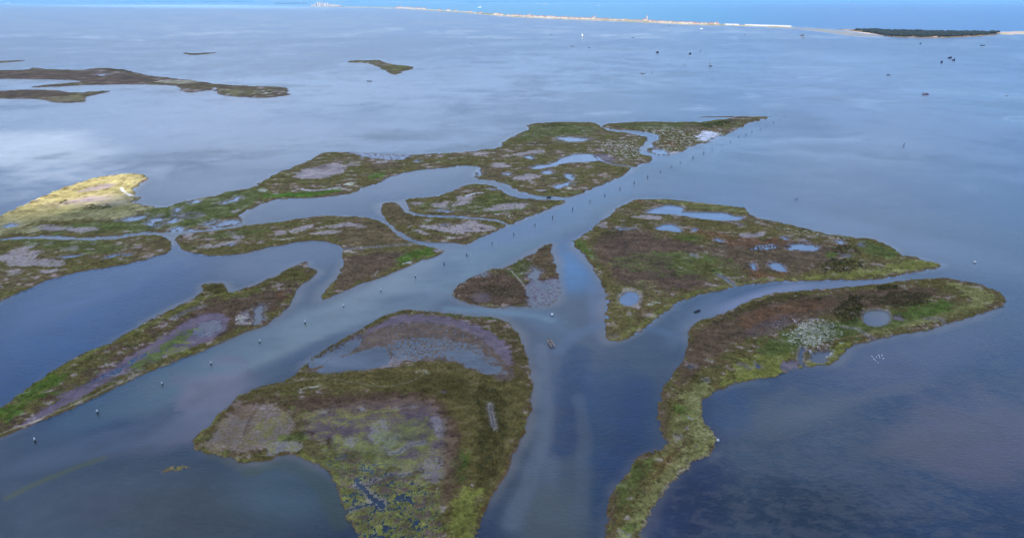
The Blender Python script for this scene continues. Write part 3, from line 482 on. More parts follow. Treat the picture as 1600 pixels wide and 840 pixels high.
# --- south-western island, half drowned
island('marsh_island', [(295,700),(305,685),(330,660),(350,640),(375,618),(400,606),(440,596),(462,588),(470,576),(480,565),(500,550),(540,528),(580,505),(600,492),(630,484),(660,486),(700,490),(740,495),(780,497),(800,508),
 (815,530),(825,560),(832,590),(832,620),(825,660),(810,700),(790,740),(765,780),(750,820),(745,850),(738,900),(640,900),(575,850),(548,818),(538,800),(530,770),(515,735),(490,725),(470,712),(440,710),(412,722),(375,724),(350,712),(320,708)],
 [('olive',[(390,608),(600,578),(700,562),(800,560),(830,600),(800,700),(745,850),(690,860),(700,700),(690,640),(640,612),(520,610)],{'a':.9,'e':3}),
  ('umber',[(780,505),(812,530),(828,590),(800,600),(795,560),(775,530)],{'a':.35,'n':2}),
  ('umber',[(455,622),(560,618),(650,612),(690,628),(722,680),(720,760),(690,800),(600,760),(520,740),(480,700),(450,660)],{'a':.95,'e':2,'n':2}),
  ('mud',[(312,698),(334,672),(362,647),(395,628),(420,632),(452,647),(468,665),(450,688),(420,700),(370,710),(330,703)],{'n':1.6,'p':.02,'a':.85}), ('veins',[(312,698),(340,660),(400,620),(470,640),(470,700),(370,714)],{'c':'umber','a':.7}), ('brown',[(308,700),(330,670),(380,632),(440,640),(475,668),(440,695),(360,712)],{'a':.45,'n':3,'e':4}), ('umber',[(352,640),(395,618),(420,626),(390,650),(375,660)],{'a':.6,'n':2}), ('umber',[(400,640),(388,660),(380,685)],{'w':6,'a':.8}),
  ('grey',[(420,690),(475,688),(470,708),(440,706),(415,716)],{'a':.8}), ('green',[(430,682),(478,676),(484,690),(440,690)],{'a':.7}),
  ('wet',[(480,640),(560,628),(650,622),(688,640),(705,680),(700,755),(650,750),(590,715),(520,700),(470,680)],{'a':.65,'n':2.5,'p':.08}), ('umber',[(470,625),(540,620),(640,618),(680,640),(600,650),(500,655)],{'a':.6,'n':2}), ('lace',[(500,690),(560,680),(640,720),(690,760),(560,780),(500,740)],{'n':3,'e':5,'a':.6}),
  ('grey',[(573,690),(578,665),(600,652),(612,664),(602,690),(585,696)],{'a':.8,'n':.8}), ('grey',[(590,704),(612,680),(632,676),(622,692),(605,705)],{'a':.8,'n':.8}), ('grey',[(668,652),(694,652),(702,670),(694,686),(682,684)],{'a':.7}), ('grey',[(535,690),(550,680),(560,690),(548,700)],{'a':.7}),
  ('grey',[(655,722),(690,712),(695,745),(680,760),(658,748)],{'a':.55}), ('grey',[(500,642),(512,640),(515,650),(503,652)],{'a':.7}), ('grey',[(553,640),(570,634),(572,642),(556,646)],{'a':.8}), ('grey',[(600,640),(660,632),(650,640)],{'a':.4}),
  ('veins',[(400,660),(480,640),(640,640),(700,680),(700,860),(560,860),(480,710),(400,700)],{'c':'lime','a':.6,'n':2}),
  ('green',[(560,690),(640,655),(680,655),(670,700),(600,730),(560,720)],{'a':.4,'n':3}),
  ('lace',[(485,722),(540,715),(620,735),(690,770),(700,860),(560,880),(520,760)],{'n':2.4,'e':4}), ('lime',[(470,712),(490,722),(512,732),(532,760),(540,795),(560,835)],{'w':15,'a':.75,'n':1.5}),
  ('pool',[(536,802),(565,790),(595,784)],{'w':5,'n':.6}), ('pool',[(560,755),(580,775),(598,790)],{'w':7,'n':.6}), ('pool',[(555,760),(600,745),(640,740)],{'w':3,'n':1,'a':.8}),
  ('lime',[(520,671),(550,655),(580,645),(620,641)],{'w':5,'a':.8,'n':.5}), ('pool',[(610,708),(630,703),(638,694),(660,692)],{'w':4,'n':.6,'a':.8}),
  ('wet',[(500,556),(560,524),(620,490),(690,493),(750,508),(797,540),(802,598),(770,590),(700,562),(640,567),(610,560),(600,538),(540,548)],{'n':1,'e':4,'a':.9,'p':.4}), ('flood',[(474,574),(500,555),(560,528),(600,508),(650,498),(705,502),(750,518),(780,540),(797,570),(798,598),(770,588),(730,577),(705,563),(670,561),(640,567),(610,577),(570,578),(520,582),(480,584)],{'t':-.10,'n':.9,'e':3,'c':'umber','a':.9}),
  ('pool',[(490,582),(520,566),(550,552),(598,540),(610,550),(608,566),(580,576),(530,583)],{'n':.9,'e':2,'a':.9}), ('flood',[(600,536),(640,526),(720,530),(775,558),(792,592),(730,576),(690,560),(640,562),(610,562)],{'t':.04,'n':1.6,'c':'umber','e':3}), ('grey',[(585,578),(612,560),(614,545),(640,556),(620,572)],{'a':.6}), ('pool',[(700,548),(745,556),(780,580),(770,584),(730,570)],{'n':2.2,'a':.8}),
  ('wet',[(560,526),(620,492),(690,494),(750,508),(795,535),(802,575),(786,560),(745,522),(700,506),(640,502),(600,510)],{'a':.8,'n':1.2,'p':.3}),
  ('olive',[(480,566),(500,552),(540,530),(580,507),(610,492),(640,487)],{'w':7,'n':1,'a':.9}), ('green',[(700,492),(740,496),(780,500)],{'w':9,'a':.8}), ('puddles',[(480,580),(478,560),(540,530),(570,520),(560,545)],{'t':-.12,'n':.5}),
  ('shell',[(375,616),(440,602),(480,593),(512,592),(545,597),(590,606),(620,604),(650,595),(666,583)],{'w':3.0,'a':.6,'n':.35}), ('pale',[(468,612),(480,605),(490,607),(502,603)],{'w':6,'n':.8}), ('shell',[(650,583),(664,580),(668,584)],{'w':8,'a':.6}),
  ('shrubs',[(640,590),(720,590),(760,620),(740,640),(690,620),(640,605)],{'a':.45}), ('shrubs',[(745,600),(790,620),(790,690),(765,770),(740,770),(752,700),(750,640)],{'a':.75}), ('bright',[(706,735),(716,702),(730,700),(728,730),(712,762)],{'a':.7,'n':1.5,'e':2}),
  ('umber',[(685,625),(715,660),(722,720),(708,780),(690,800),(695,740),(690,670)],{'a':.7,'e':2}), ('lime',[(706,800),(720,770),(752,765),(748,800),(744,860),(700,870)],{'a':.85,'n':1.6,'e':2}),
  ('pool',[(766,634),(767,645),(770,655),(772,668)],{'w':5,'n':.7}), ('pale',[(765,632),(767,645),(771,660),(774,674)],{'w':8,'a':.45,'n':.7}),
  ('rust',[(822,670),(808,704),(790,742),(770,778),(755,800)],{'w':9,'a':.5,'n':.8}), ('lime',[(298,700),(310,685),(335,658),(360,630),(380,614)],{'w':9,'a':.6}), ('lime',[(298,702),(325,707),(355,713),(375,721),(400,722)],{'w':8,'a':.6}),
  ('salt_and_glint',[(737,760),(739,761)],{'w':3,'a':.9}), ('salt_and_glint',[(683,764),(686,765)],{'w':3,'a':.8}), ('flood',[(688,612),(697,610),(700,618)],{'a':.6})],
 rag=.9, res=1.15, hmax=.45, scrub=16000)
island('weed_islet', [(255,736),(262,728),(280,725),(300,727),(306,731),(295,735),(280,732),(268,734)], [('brown',[(250,740),(250,720),(310,720),(310,740)],{'a':.45})], base='lime', second='umber', edge='umber', hmax=.07, rag=1.6)
SKIP = [ISL[k_][:, 0].min() for k_ in (6, 7, 9, 10)]
# --- outer islands
island('marsh_island', [(-60,112),(0,110),(45,110),(50,106),(68,107),(70,109),(130,110),(150,107),(175,107),(200,110),(220,116),(250,120),(280,124),(310,127),(330,131),(370,134),(400,135),(440,136),(453,141),(447,146),(455,148),
 (430,152),(400,153),(360,151),(340,147),(333,140),(320,142),(295,145),(280,142),(285,138),(270,133),(230,132),(180,132),(130,133),(90,135),(50,137),(45,136),(85,132),(135,128),(110,125),(50,124),(0,123),(-60,124)],
 [('umber',[(-60,112),(150,112),(260,124),(200,132),(100,130),(-60,122)],{'a':.8}), ('pool',[(145,117),(160,116),(175,117),(160,119)],{'n':.4}), ('shell',[(240,128),(285,126),(310,130),(290,132),(260,131)],{'a':.8}),
  ('fleck',[(410,142),(440,143),(440,148),(405,147)],{}), ('sage',[(340,141),(400,140),(400,150),(350,149)],{'a':.4}), ('salt_and_glint',[(333,138),(337,141)],{'w':4}), ('dark',[(150,108),(190,108),(225,117),(200,114)],{'a':.4})],
 base='brown', second='umber', rag=.8, res=.9, hmax=1.1)
island('marsh_island', [(-60,143),(0,143),(30,141),(90,141),(98,144),(125,145),(185,141),(150,148),(135,151),(132,159),(110,161),(80,160),(70,155),(0,154),(-60,155)],
 [('umber',[(-60,143),(90,142),(120,146),(70,153),(-60,153)],{'a':.8}), ('straw',[(72,154),(100,151),(132,149),(133,158),(110,160),(82,160)],{'a':.35}), ('shell',[(75,154),(110,152),(130,148)],{'w':4,'a':.8}), ('straw',[(0,154),(70,155)],{'w':2,'a':.6})],
 base='brown', second='umber', rag=.8, res=.9, hmax=1.0)
island('marsh_island', [(540,97),(550,95),(575,95),(592,94),(605,99),(620,102),(645,104),(647,108),(630,111),(625,115),(615,118),(605,112),(590,104),(570,98),(550,98)],
 [('sage',[(600,100),(640,105),(620,112)],{'a':.3}), ('pale',[(572,98),(590,105),(604,113),(612,118)],{'w':3,'a':.7,'n':.2}), ('shell',[(540,97),(560,97),(575,97)],{'w':3,'a':.7})], base='olive', second='brown', rag=.6, res=.8, hmax=1.2)
island('marsh_island', [(284,82),(290,82),(300,84),(320,83),(345,82),(320,85),(300,86.5),(292,85)], [('dark',[(284,82),(340,82),(300,87)],{'a':.3})], base='brown', second='umber', rag=.3, res=.7, hmax=1.2)
island('marsh_island', [(-40,96),(0,96),(38,94.5),(40,95.4),(0,98.5),(-40,100)], [], base='brown', second='umber', rag=.3, res=.7, hmax=1.2)
island('marsh_island', [(1085,182.3),(1130,181.5),(1205,181.5),(1205,182.8),(1150,183.6),(1090,183.6)], [], base='umber', second='brown', rag=.3, res=.7, hmax=.3)
island('marsh_island', [(1305,45.5),(1360,47.2),(1420,49.3),(1480,50.8),(1530,51.5),(1562,51),(1562,53.5),(1540,55.5),(1520,57.5),(1470,59.3),(1420,59),(1400,58),(1375,55.5),(1340,51),(1322,48)],
 [('salt_and_glint',[(1312,47),(1340,50.5),(1362,53.5),(1376,55.5)],{'w':4,'n':.2,'a':.9}), ('umber',[(1340,48),(1400,50),(1540,53),(1500,58),(1400,57)],{'a':.8})], base='umber', second='brown', rag=.4, res=.8, hmax=1.5)
island('sand_spit', [(1562,50),(1640,48.5),(1640,52),(1600,53),(1572,54.5),(1560,53)], [('dark',[(1575,53),(1640,52)],{'w':2,'a':.5})], base='shell', second='mud', edge='shell', rag=.4, res=.8, hmax=1.2)
island('sand_spit', [(1196,43),(1240,43.6),(1300,46),(1345,53),(1378,55),(1376,57.5),(1330,57),(1300,52),(1250,46),(1196,44)], [('silt',[(1190,40),(1400,40),(1400,60),(1190,60)],{'a':.7,'n':0})], base='mud', second='shell', edge='silt', rag=.3, res=.8, hmax=.25, ruff=.2)
island('barrier_island', [(474,10.6),(500,9.6),(540,10.6),(580,11.4),(620,12.2),(660,14),(700,16.5),(740,19),(780,22.3),(810,25),(860,27),(910,29.2),(960,31),(1010,33.2),(1040,35),(1090,37.2),(1140,38.6),(1200,40.6),(1236,41.8),(1236,42.9),(1200,41.9),(1140,40),
 (1090,38.8),(1040,36.8),(1010,35.4),(960,33.2),(910,31.4),(860,29.2),(810,27.2),(780,25),(740,21.2),(700,18.6),(660,16),(620,13.6),(580,12.4),(540,11.6),(500,10.9)],
 [('green',[(640,14),(700,17),(780,22.5),(800,25),(740,21),(690,18)],{'a':.7})], base='shell', second='green', edge='shell', rag=.25, res=.55, hmax=2.0)

# --- scrub and tall tufts on the near islands, one mass
def scrub():
    A = np.array(CLUMPS); n = len(A)
    K = 7
    base = np.repeat(A, K, 0); m = len(base)
    q = np.clip(base[:, 6:7], .4, 2.0)
    ang = rng.uniform(0, 2 * np.pi, m); rad = np.sqrt(rng.uniform(0, 1, m)) * .55 * q[:, 0]
    c = np.stack([base[:, 0] + np.cos(ang) * rad, base[:, 1] + np.sin(ang) * rad, base[:, 2] + rng.uniform(-.05, .32, m)], 1)
    a2 = rng.uniform(0, 2 * np.pi, m); s = rng.uniform(.10, .26, m) * q[:, 0]; lean = rng.uniform(-.5, .5, (m, 2))
    d = np.stack([np.cos(a2), np.sin(a2), rng.uniform(-.3, .3, m)], 1) * s[:, None]
    e = np.stack([-np.sin(a2) * .8 + lean[:, 0], np.cos(a2) * .8 + lean[:, 1], rng.uniform(.3, 1.0, m)], 1) * s[:, None]
    V = np.stack([c - d, c + d, c + d * .5 + e, c - d * .6 + e * .9], 1).reshape(-1, 3)
    F = np.arange(len(V)).reshape(-1, 4)
    t = rng.uniform(.7, 1.35, (m, 1)); col = np.concatenate([np.clip(base[:, 3:6] * t, .015, .5), np.zeros((m, 1))], 1)
    o = np_mesh('marsh_scrub', V, F, MARSH, False); paint(o, 'soil', np.repeat(col, 4, 0))
    o['kind'] = 'stuff'; o['label'] = 'low scrub and grass tufts growing all over the near marsh islands'; o['category'] = 'scrub'
scrub()

# ------------------------------------------------------------------ water
def water():
    rows = np.concatenate([np.array([2., 30, 60, 90]), ground(np.stack([np.full(436, 800.), np.linspace(870, 3.0, 436)], 1))[:, 1],
                           np.array([38500, 40000.])])
    fine = np.radians(np.linspace(-46, 46, 620)); coarse = np.radians(np.linspace(46, 314, 70))[1:-1]
    th = np.concatenate([fine, coarse])
    T, Rr = np.meshgrid(th, rows)
    cth = np.where(np.abs(T) < R(46.1), np.cos(T), math.cos(R(46)))   # straight rows ahead, arcs elsewhere
    rad = Rr / np.maximum(cth, .69)
    x = (rad * np.sin(T)).ravel(); y = (rad * np.cos(T)).ravel()
    nr, ncol = T.shape
    I = np.arange(nr * ncol).reshape(nr, ncol); J = np.roll(I, -1, 1)
    F = np.stack([I[:-1], J[:-1], J[1:], I[1:]], -1).reshape(-1, 4)
    D = np.hypot(x, y)
    px, py = chart(x, np.maximum(y, 20)); py = np.where(y < 40, 1500, py)
    big = fbm(x, y, 260, 4, 5); mid = fbm(x, y, 70, 4, 6); small = fbm(x + 30 * mid, y * 1.3, 18, 4, 8)
    far = fbm(x + 300 * big, y * 1.0 - .35 * x, 620, 5, 15)
    deep = np.array([.016, .036, .075]); murk = np.array([.055, .070, .078]); shoal = np.array([.150, .165, .190]); pale = np.array([.28, .31, .33]); weed = np.array([.090, .090, .030]); blue = np.array([.010, .055, .15]); green = np.array([.095, .155, .165]); sea = np.array([.004, .16, .25])
    col = np.empty((len(x), 3)); m = sstep(-.3, .35, big + .4 * mid)[:, None]
    col[:] = deep * (1 - m) + murk * m
    ruf = .45 + .35 * mid + .2 * small
    def blob(cx, cy, rx, ry, rot, c, a, nz=.5):
        t = R(rot); u = (px - cx) * math.cos(t) + (py - cy) * math.sin(t); v = -(px - cx) * math.sin(t) + (py - cy) * math.cos(t)
        r = np.sqrt((u / rx) ** 2 + (v / ry) ** 2) + nz * (mid + .5 * small)
        wg = (sstep(1.25, .35, r) * a)[:, None]; col[:] = col * (1 - wg) + np.array(c) * wg
    blob(130, 4, 420, 7, 1, (.30, .55, .66), .9, .2); blob(560, 4, 240, 4, 1, (.16, .45, .60), .7, .2)  # mist along the far-left horizon painted pale cyan into the water colour
    # deep blue pockets, silty plumes, shoals and painted pale cloud reflection
    blob(80, 520, 330, 90, -28, (.018, .07, .16), .8); blob(120, 470, 200, 30, -24, (.08, .12, .18), .5, .9); blob(560, 285, 200, 45, -12, shoal, .55); blob(430, 410, 120, 35, -10, shoal, .5)
    blob(560, 480, 330, 48, -24, (.23, .25, .225), .9, .6); blob(660, 450, 150, 30, -24, (.22, .24, .22), .6, .8); blob(800, 380, 260, 40, -28, green, .7, .3); blob(250, 600, 220, 30, -24, green, .5)
    blob(335, 630, 46, 30, -50, (.24, .19, .20), .75, 2.2); blob(310, 655, 60, 14, -30, (.20, .17, .17), .6, 2.2); blob(280, 680, 90, 20, -20, (.13, .12, .14), .5, .9); blob(500, 545, 120, 16, -22, deep, .6); blob(640, 470, 60, 14, -10, deep, .3)
    blob(60, 830, 200, 60, 0, murk, .8); blob(300, 800, 260, 80, 0, (.055, .062, .055), .95); blob(160, 790, 90, 40, -15, (.075, .075, .095), .5, 1.2); blob(440, 770, 110, 60, 0, (.070, .10, .10), .8); blob(180, 690, 240, 20, -15, shoal, .35, 1.0)
    blob(900, 610, 60, 90, 0, (.004, .040, .095), .95); blob(862, 690, 24, 130, 5, (.10, .115, .13), .7); blob(850, 560, 40, 50, 30, (.09, .11, .13), .5); blob(860, 810, 80, 75, 0, (.085, .10, .09), .85); blob(965, 690, 55, 150, 0, (.008, .040, .085), .8)
    blob(780, 487, 110, 12, 3, (.10, .16, .18), .6, .2); blob(850, 500, 80, 25, 25, (.08, .13, .16), .6, .4); blob(935, 480, 22, 60, -5, (.12, .13, .17), .7, .3); blob(890, 420, 50, 50, 0, (.05, .17, .30), .8); blob(880, 300, 200, 50, -28, (.05, .12, .22), .6)
    blob(1185, 468, 90, 14, -16, (.24, .21, .25), .85, .3); blob(1090, 500, 60, 20, -40, shoal, .5); blob(1300, 447, 120, 8, -4, (.16, .16, .21), .5)
    blob(1250, 345, 220, 22, 12, shoal, .5); blob(1450, 390, 200, 25, 12, shoal, .45); blob(1150, 300, 200, 18, 3, (.13, .12, .15), .4)
    blob(1420, 560, 180, 55, -15, (.085, .085, .120), .9, .7); blob(1520, 690, 230, 100, -10, (.135, .105, .115), .85, 1.3); blob(1400, 790, 130, 30, -10, (.085, .08, .10), .6, 1.3); blob(1250, 650, 130, 40, -12, (.11, .115, .11), .8, 1.2); blob(1420, 690, 160, 40, -10, (.12, .10, .10), .7, 1.5); blob(1350, 620, 140, 14, -14, (.12, .11, .11), .5, 1.0); blob(1300, 680, 120, 40, -10, (.060, .075, .085), .5, .9)
    blob(1135, 640, 60, 40, 45, blue, .3, 1.0); blob(1090, 790, 60, 90, 30, (.006, .014, .050), .9, .3); blob(1250, 800, 200, 75, 0, (.008, .020, .034), .95)
    blob(120, 200, 420, 80, -4, pale, .75, .8); blob(420, 190, 460, 45, -6, pale, .55, .9); blob(560, 235, 260, 14, -6, pale, .5, .8); blob(330, 285, 110, 30, -10, shoal, .8, .4); blob(640, 130, 350, 35, -5, pale, .55, .9)  # pale western blobs carry a bright cloud's reflection in the water colour
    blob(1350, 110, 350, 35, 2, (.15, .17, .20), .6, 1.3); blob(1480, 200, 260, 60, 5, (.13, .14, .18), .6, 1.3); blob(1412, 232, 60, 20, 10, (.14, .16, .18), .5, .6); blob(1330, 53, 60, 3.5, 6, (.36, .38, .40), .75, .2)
    ins = np.zeros(len(x), bool)
    for P in ISL:
        if any(abs(P[:, 0].min() - q_) < 3 for q_ in SKIP): continue
        lo, hi = P.min(0), P.max(0); k = np.nonzero((x > lo[0]) & (x < hi[0]) & (y > lo[1]) & (y < hi[1]))[0]
        if len(k): ins[k] |= inside(x[k], y[k], P)
    col[ins] = col[ins] * .35 + np.array([.15, .20, .27]) * .65; ruf = np.where(ins, .15, ruf); ISN = ins.copy()
    # sandy margins where the flats run out under the water
    for P in ISL[:11]:
        c0 = P.mean(0); lo, hi_ = P.min(0) - 14, P.max(0) + 14
        k = np.nonzero((x > lo[0]) & (x < hi_[0]) & (y > lo[1]) & (y < hi_[1]))[0]
        if not len(k): continue
        dd = -sdf(x[k], y[k], P); wd = 2.0 + 5.5 * np.clip(mid[k] + .3 * small[k] + .15, 0, 1) + D[k] * .004
        wg = (sstep(wd, 0, dd) * .8 * sstep(-.35, .2, mid[k] + .4 * big[k]))[:, None]; col[k] = col[k] * (1 - wg) + np.array([.17, .15, .13]) * wg
    col[ins] = np.where(ISN[ins][:, None], np.array([.15, .20, .27]), col[ins])
    lobe = sdf(x, y, ground([(470,585),(480,562),(540,530),(600,498),(640,490),(700,500),(750,515),(785,540),(800,600),(730,580),(670,565),(600,580),(520,588)]))
    wg = (sstep(-1.5, 2, lobe) * .9)[:, None]; col = col * (1 - wg) + np.array([.12, .135, .150]) * (1 + .5 * small)[:, None] * wg
    # submerged weed bars
    def bar(pts, wd, c, a):
        d = seg_dist(x + 1.5 * small, y + 2.5 * mid, ground(pts), False); wg = (sstep(wd, wd * .2, d) * a)[:, None]; col[:] = col * (1 - wg) + np.array(c) * wg
    bar([(905, 545), (893, 600), (885, 650), (880, 700)], 7, (.003, .030, .075), .8); bar([(925, 690), (930, 740), (940, 800)], 4, (.006, .040, .080), .6); bar([(1000, 600), (985, 680), (960, 740)], 8, (.004, .028, .085), .6)
    bar([(700, 482), (780, 486), (835, 491), (862, 498)], 4, (.15, .22, .23), .5); bar([(845, 540), (852, 620), (845, 700), (800, 820)], 4, (.13, .145, .155), .55); bar([(905, 620), (915, 700), (905, 800)], 3.5, (.085, .10, .11), .5)
    bar([(870, 545), (900, 520), (960, 500), (1040, 520)], 5, (.09, .13, .18), .5)
    bar([(390, 735), (440, 722), (480, 735), (510, 770), (530, 820)], 3.5, (.07, .085, .04), .5); bar([(330, 712), (400, 735)], 2.5, (.08, .08, .05), .5)
    bar([(15, 775), (60, 752), (110, 732), (160, 716)], 1.9, weed, .75); bar([(160, 716), (230, 700)], 2.5, (.09, .08, .08), .35)
    bar([(1100, 625), (1092, 640), (1122, 690), (1070, 745), (1020, 830)], 4, (.012, .02, .06), .5)
    # pale streaks painting sky sheen into the outer water's colour, and weed fields in the south-east
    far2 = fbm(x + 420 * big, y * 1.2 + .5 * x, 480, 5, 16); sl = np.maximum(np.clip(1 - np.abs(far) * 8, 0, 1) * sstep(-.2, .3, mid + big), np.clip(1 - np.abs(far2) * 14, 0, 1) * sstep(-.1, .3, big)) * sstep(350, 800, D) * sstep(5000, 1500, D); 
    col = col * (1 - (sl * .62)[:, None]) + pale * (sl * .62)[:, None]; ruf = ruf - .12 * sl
    f2 = sstep(.0, .35, fbm(x * .8 + 4 * small, y * 1.2 + .12 * x, 4, 5, 44, .7) + .6 * mid) * sstep(420, 200, D) * np.where(px > 1050, 1.1, .5)
    col = col * (1 - (f2 * .3)[:, None]) + np.array([.115, .105, .095]) * (f2 * .3)[:, None]
    col *= (1 + (.30 * small + .25 * mid) * (.25 + .75 * sstep(1800, 700, D)))[:, None]
    ruf += .22 * fbm(x + 80 * big, y, 130, 4, 61) * sstep(200, 500, D) * sstep(1600, 900, D)
    ruf = ruf * sstep(2400, 900, D) + .55 * sstep(900, 2400, D)
    # open sea beyond the barrier strip
    bl = np.interp(px, [-200, 470, 620, 700, 800, 1000, 1100, 1240, 1320, 1562, 1800], [6.5, 9.9, 12.8, 17.5, 25.6, 34, 38, 42, 46.5, 51, 49])
    s = (sstep(0, 1.2, bl - py) * np.where(y > 0, 1, 0))[:, None]
    sea_c = sea * (1 - sstep(900, 1350, px)[:, None]) + np.array([.010, .085, .20]) * sstep(900, 1350, px)[:, None]
    col = col * (1 - s) + sea_c * s; ruf = ruf * (1 - s[:, 0]) + .95 * s[:, 0]
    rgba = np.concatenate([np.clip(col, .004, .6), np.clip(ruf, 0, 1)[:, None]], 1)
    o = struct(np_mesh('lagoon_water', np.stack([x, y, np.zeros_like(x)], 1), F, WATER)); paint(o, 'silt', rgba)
water()
# sea bed under everything
bm_ = simple('sea_bed_sand', (.12, .11, .09))
struct(mesh_obj('sea_bed', [(-42000, -42000, -3), (42000, -42000, -3), (42000, 42000, -3), (-42000, 42000, -3)], [(0, 1, 2, 3)], bm_))

# ------------------------------------------------------------------ cloud whose shadow lies over the lagoon
def cloud():
    alt = 1500.0; off = sun_dir[:2] / sun_dir[2] * alt
    st = 40.0
    gx = np.arange(-3800, 3800, st); gy = np.arange(-900, 2700, st)
    X, Y = np.meshgrid(gx, gy); x = X.ravel(); y = Y.ravel()
    rect = np.minimum(3300 - np.abs(x), np.minimum(y + 600, 2300 - y)) + 260 * fbm(x, y, 700, 4, 90)
    hole = ground([(-420, 300), (-60, 196), (150, 205), (225, 255), (238, 280), (236, 318), (212, 334), (120, 342), (40, 350), (-60, 372), (-300, 420)])
    hd = -sdf(x, y, hole) + 34 * fbm(x, y, 75, 4, 91)
    d = np.minimum(rect, hd + 12)
    ok = d > 0
    # finer cells near the gap
    th = 240 * np.sqrt(np.clip(d, 0, 500) / 500) * (1 + .5 * fbm(x, y, 300, 4, 92)) + 4
    full = ok.reshape(X.shape); I = np.arange(len(x)).reshape(X.shape)
    c = full[:-1, :-1] & full[:-1, 1:] & full[1:, 1:] & full[1:, :-1]
    top = np.stack([I[:-1, :-1][c], I[:-1, 1:][c], I[1:, 1:][c], I[1:, :-1][c]], 1)
    n = len(x); bot = top[:, ::-1] + n
    # side walls close the mesh
    e = {}
    for f in top:
        for a, b in ((0, 1), (1, 2), (2, 3), (3, 0)):
            k = (int(f[a]), int(f[b]))
            if (k[1], k[0]) in e: del e[(k[1], k[0])]
            else: e[k] = 1
    side = np.array([(b, a, a + n, b + n) for a, b in e], dtype=np.int64)
    V = np.concatenate([np.stack([x + off[0], y + off[1], alt + th], 1), np.stack([x + off[0], y + off[1], alt - th * .35], 1)])
    F = np.concatenate([top, bot, side])
    m, t, b = new_mat('cloud_vapour'); t.nodes.remove(b)
    df = N(t, 'ShaderNodeBsdfDiffuse'); df.inputs[0].default_value = (.85, .85, .85, 1)
    tr = N(t, 'ShaderNodeBsdfTranslucent'); tr.inputs[0].default_value = (.9, .9, .9, 1)
    ms = N(t, 'ShaderNodeMixShader'); ms.inputs[0].default_value = .6
    t.links.new(df.outputs[0], ms.inputs[1]); t.links.new(tr.outputs[0], ms.inputs[2]); t.links.new(ms.outputs[0], t.nodes['Material Output'].inputs[0])
    used = np.unique(F); rm = np.zeros(len(V), np.int64); rm[used] = np.arange(len(used))
    struct(np_mesh('cloud', V[used], rm[F], m))
cloud()

# ------------------------------------------------------------------ haze
def haze():
    s, z0, z1 = 41500.0, -4.0, 124.0
    V = [(x, y, z) for z in (z0, z1) for x, y in ((-s, -s), (s, -s), (s, s), (-s, s))]
    F = [(3, 2, 1, 0), (4, 5, 6, 7), (0, 1, 5, 4), (1, 2, 6, 5), (2, 3, 7, 6), (3, 0, 4, 7)]
    m = bpy.data.materials.new('haze_air'); m.use_nodes = True; t = m.node_tree; t.nodes.remove(t.nodes['Principled BSDF'])
    v = N(t, 'ShaderNodeVolumePrincipled'); v.inputs['Color'].default_value = (.34, .66, 1, 1); v.inputs['Density'].default_value = 0.000032; v.inputs['Anisotropy'].default_value = .0
    t.links.new(v.outputs[0], t.nodes['Material Output'].inputs['Volume'])
    o = mesh_obj('haze', V, F, m); o['kind'] = 'stuff'; o['label'] = 'thin blue haze hanging over the lagoon towards the horizon'; o['category'] = 'haze'
haze()

# ------------------------------------------------------------------ things
def mm(name, col, rough=.6, var=.12, scale=1.5): return simple(name, col, rough, var, scale)
M_WOOD = mm('weathered_wood', (.075, .062, .052), .8, .3); M_WHITE = mm('white_paint', (.8, .8, .78), .45, .06); M_DARK = mm('dark_paint', (.04, .042, .05), .6)
M_TAN = mm('varnished_plank', (.42, .30, .22), .5, .2); M_RED = mm('red_paint', (.32, .06, .05), .6); M_GREY = mm('grey_metal', (.25, .27, .29), .5); M_BLUE = mm('blue_paint', (.06, .12, .3), .5)
M_WALLW = mm('white_plaster', (.41, .38, .36), .8, .1, .05); M_WALLP = mm('pink_plaster', (.38, .29, .26), .8, .1, .05); M_TILE = mm('roof_tiles', (.30, .15, .10), .8, .2, .2); M_SAIL = mm('sail_cloth', (.85, .85, .83), .8)
M_SKIN = mm('white_feathers', (.82, .82, .80), .8); M_BEAK = mm('orange_beak', (.6, .2, .04), .5); M_STONE = mm('white_stone', (.42, .41, .40), .9, .1, .1); M_PINE = mm('pine_foliage', (.010, .020, .014), .95, .5, .25)  # pine colour darkened, with cloud shade put into it

class MB:
    def __init__(s): s.V = []; s.F = []
    def add(s, V, F): n = len(s.V); s.V += [tuple(v) for v in V]; s.F += [tuple(i + n for i in f) for f in F]; return s
    def box(s, x0, x1, y0, y1, z0, z1, top=1.0):
        mx, my = (x0 + x1) / 2, (y0 + y1) / 2
        V = [(x, y, z0) for x, y in ((x0, y0), (x1, y0), (x1, y1), (x0, y1))] + [(mx + (x - mx) * top, my + (y - my) * top, z1) for x, y in ((x0, y0), (x1, y0), (x1, y1), (x0, y1))]
        return s.add(V, [(3, 2, 1, 0), (4, 5, 6, 7), (0, 1, 5, 4), (1, 2, 6, 5), (2, 3, 7, 6), (3, 0, 4, 7)])
    def tube(s, P, rad, n=10, flat=1.0):
        P = [Vector(p) for p in P]; V = []; m = len(P)
        for i, p in enumerate(P):
            d = (P[min(i + 1, m - 1)] - P[max(i - 1, 0)]).normalized(); a = d.cross(Vector((0, 0, 1)) if abs(d.z) < .9 else Vector((1, 0, 0))).normalized(); b = a.cross(d)
            for k in range(n):
                t = 2 * math.pi * k / n; V.append(p + (a * math.cos(t) * flat + b * math.sin(t)) * rad[i])
        F = [(i * n + k, i * n + (k + 1) % n, (i + 1) * n + (k + 1) % n, (i + 1) * n + k) for i in range(m - 1) for k in range(n)]
        F += [tuple(range(n))[::-1], tuple((m - 1) * n + k for k in range(n))]
        return s.add(V, F)
    def build(s, name, mat, parent=None, smooth=False): return mesh_obj(name, s.V, s.F, mat, parent, smooth)
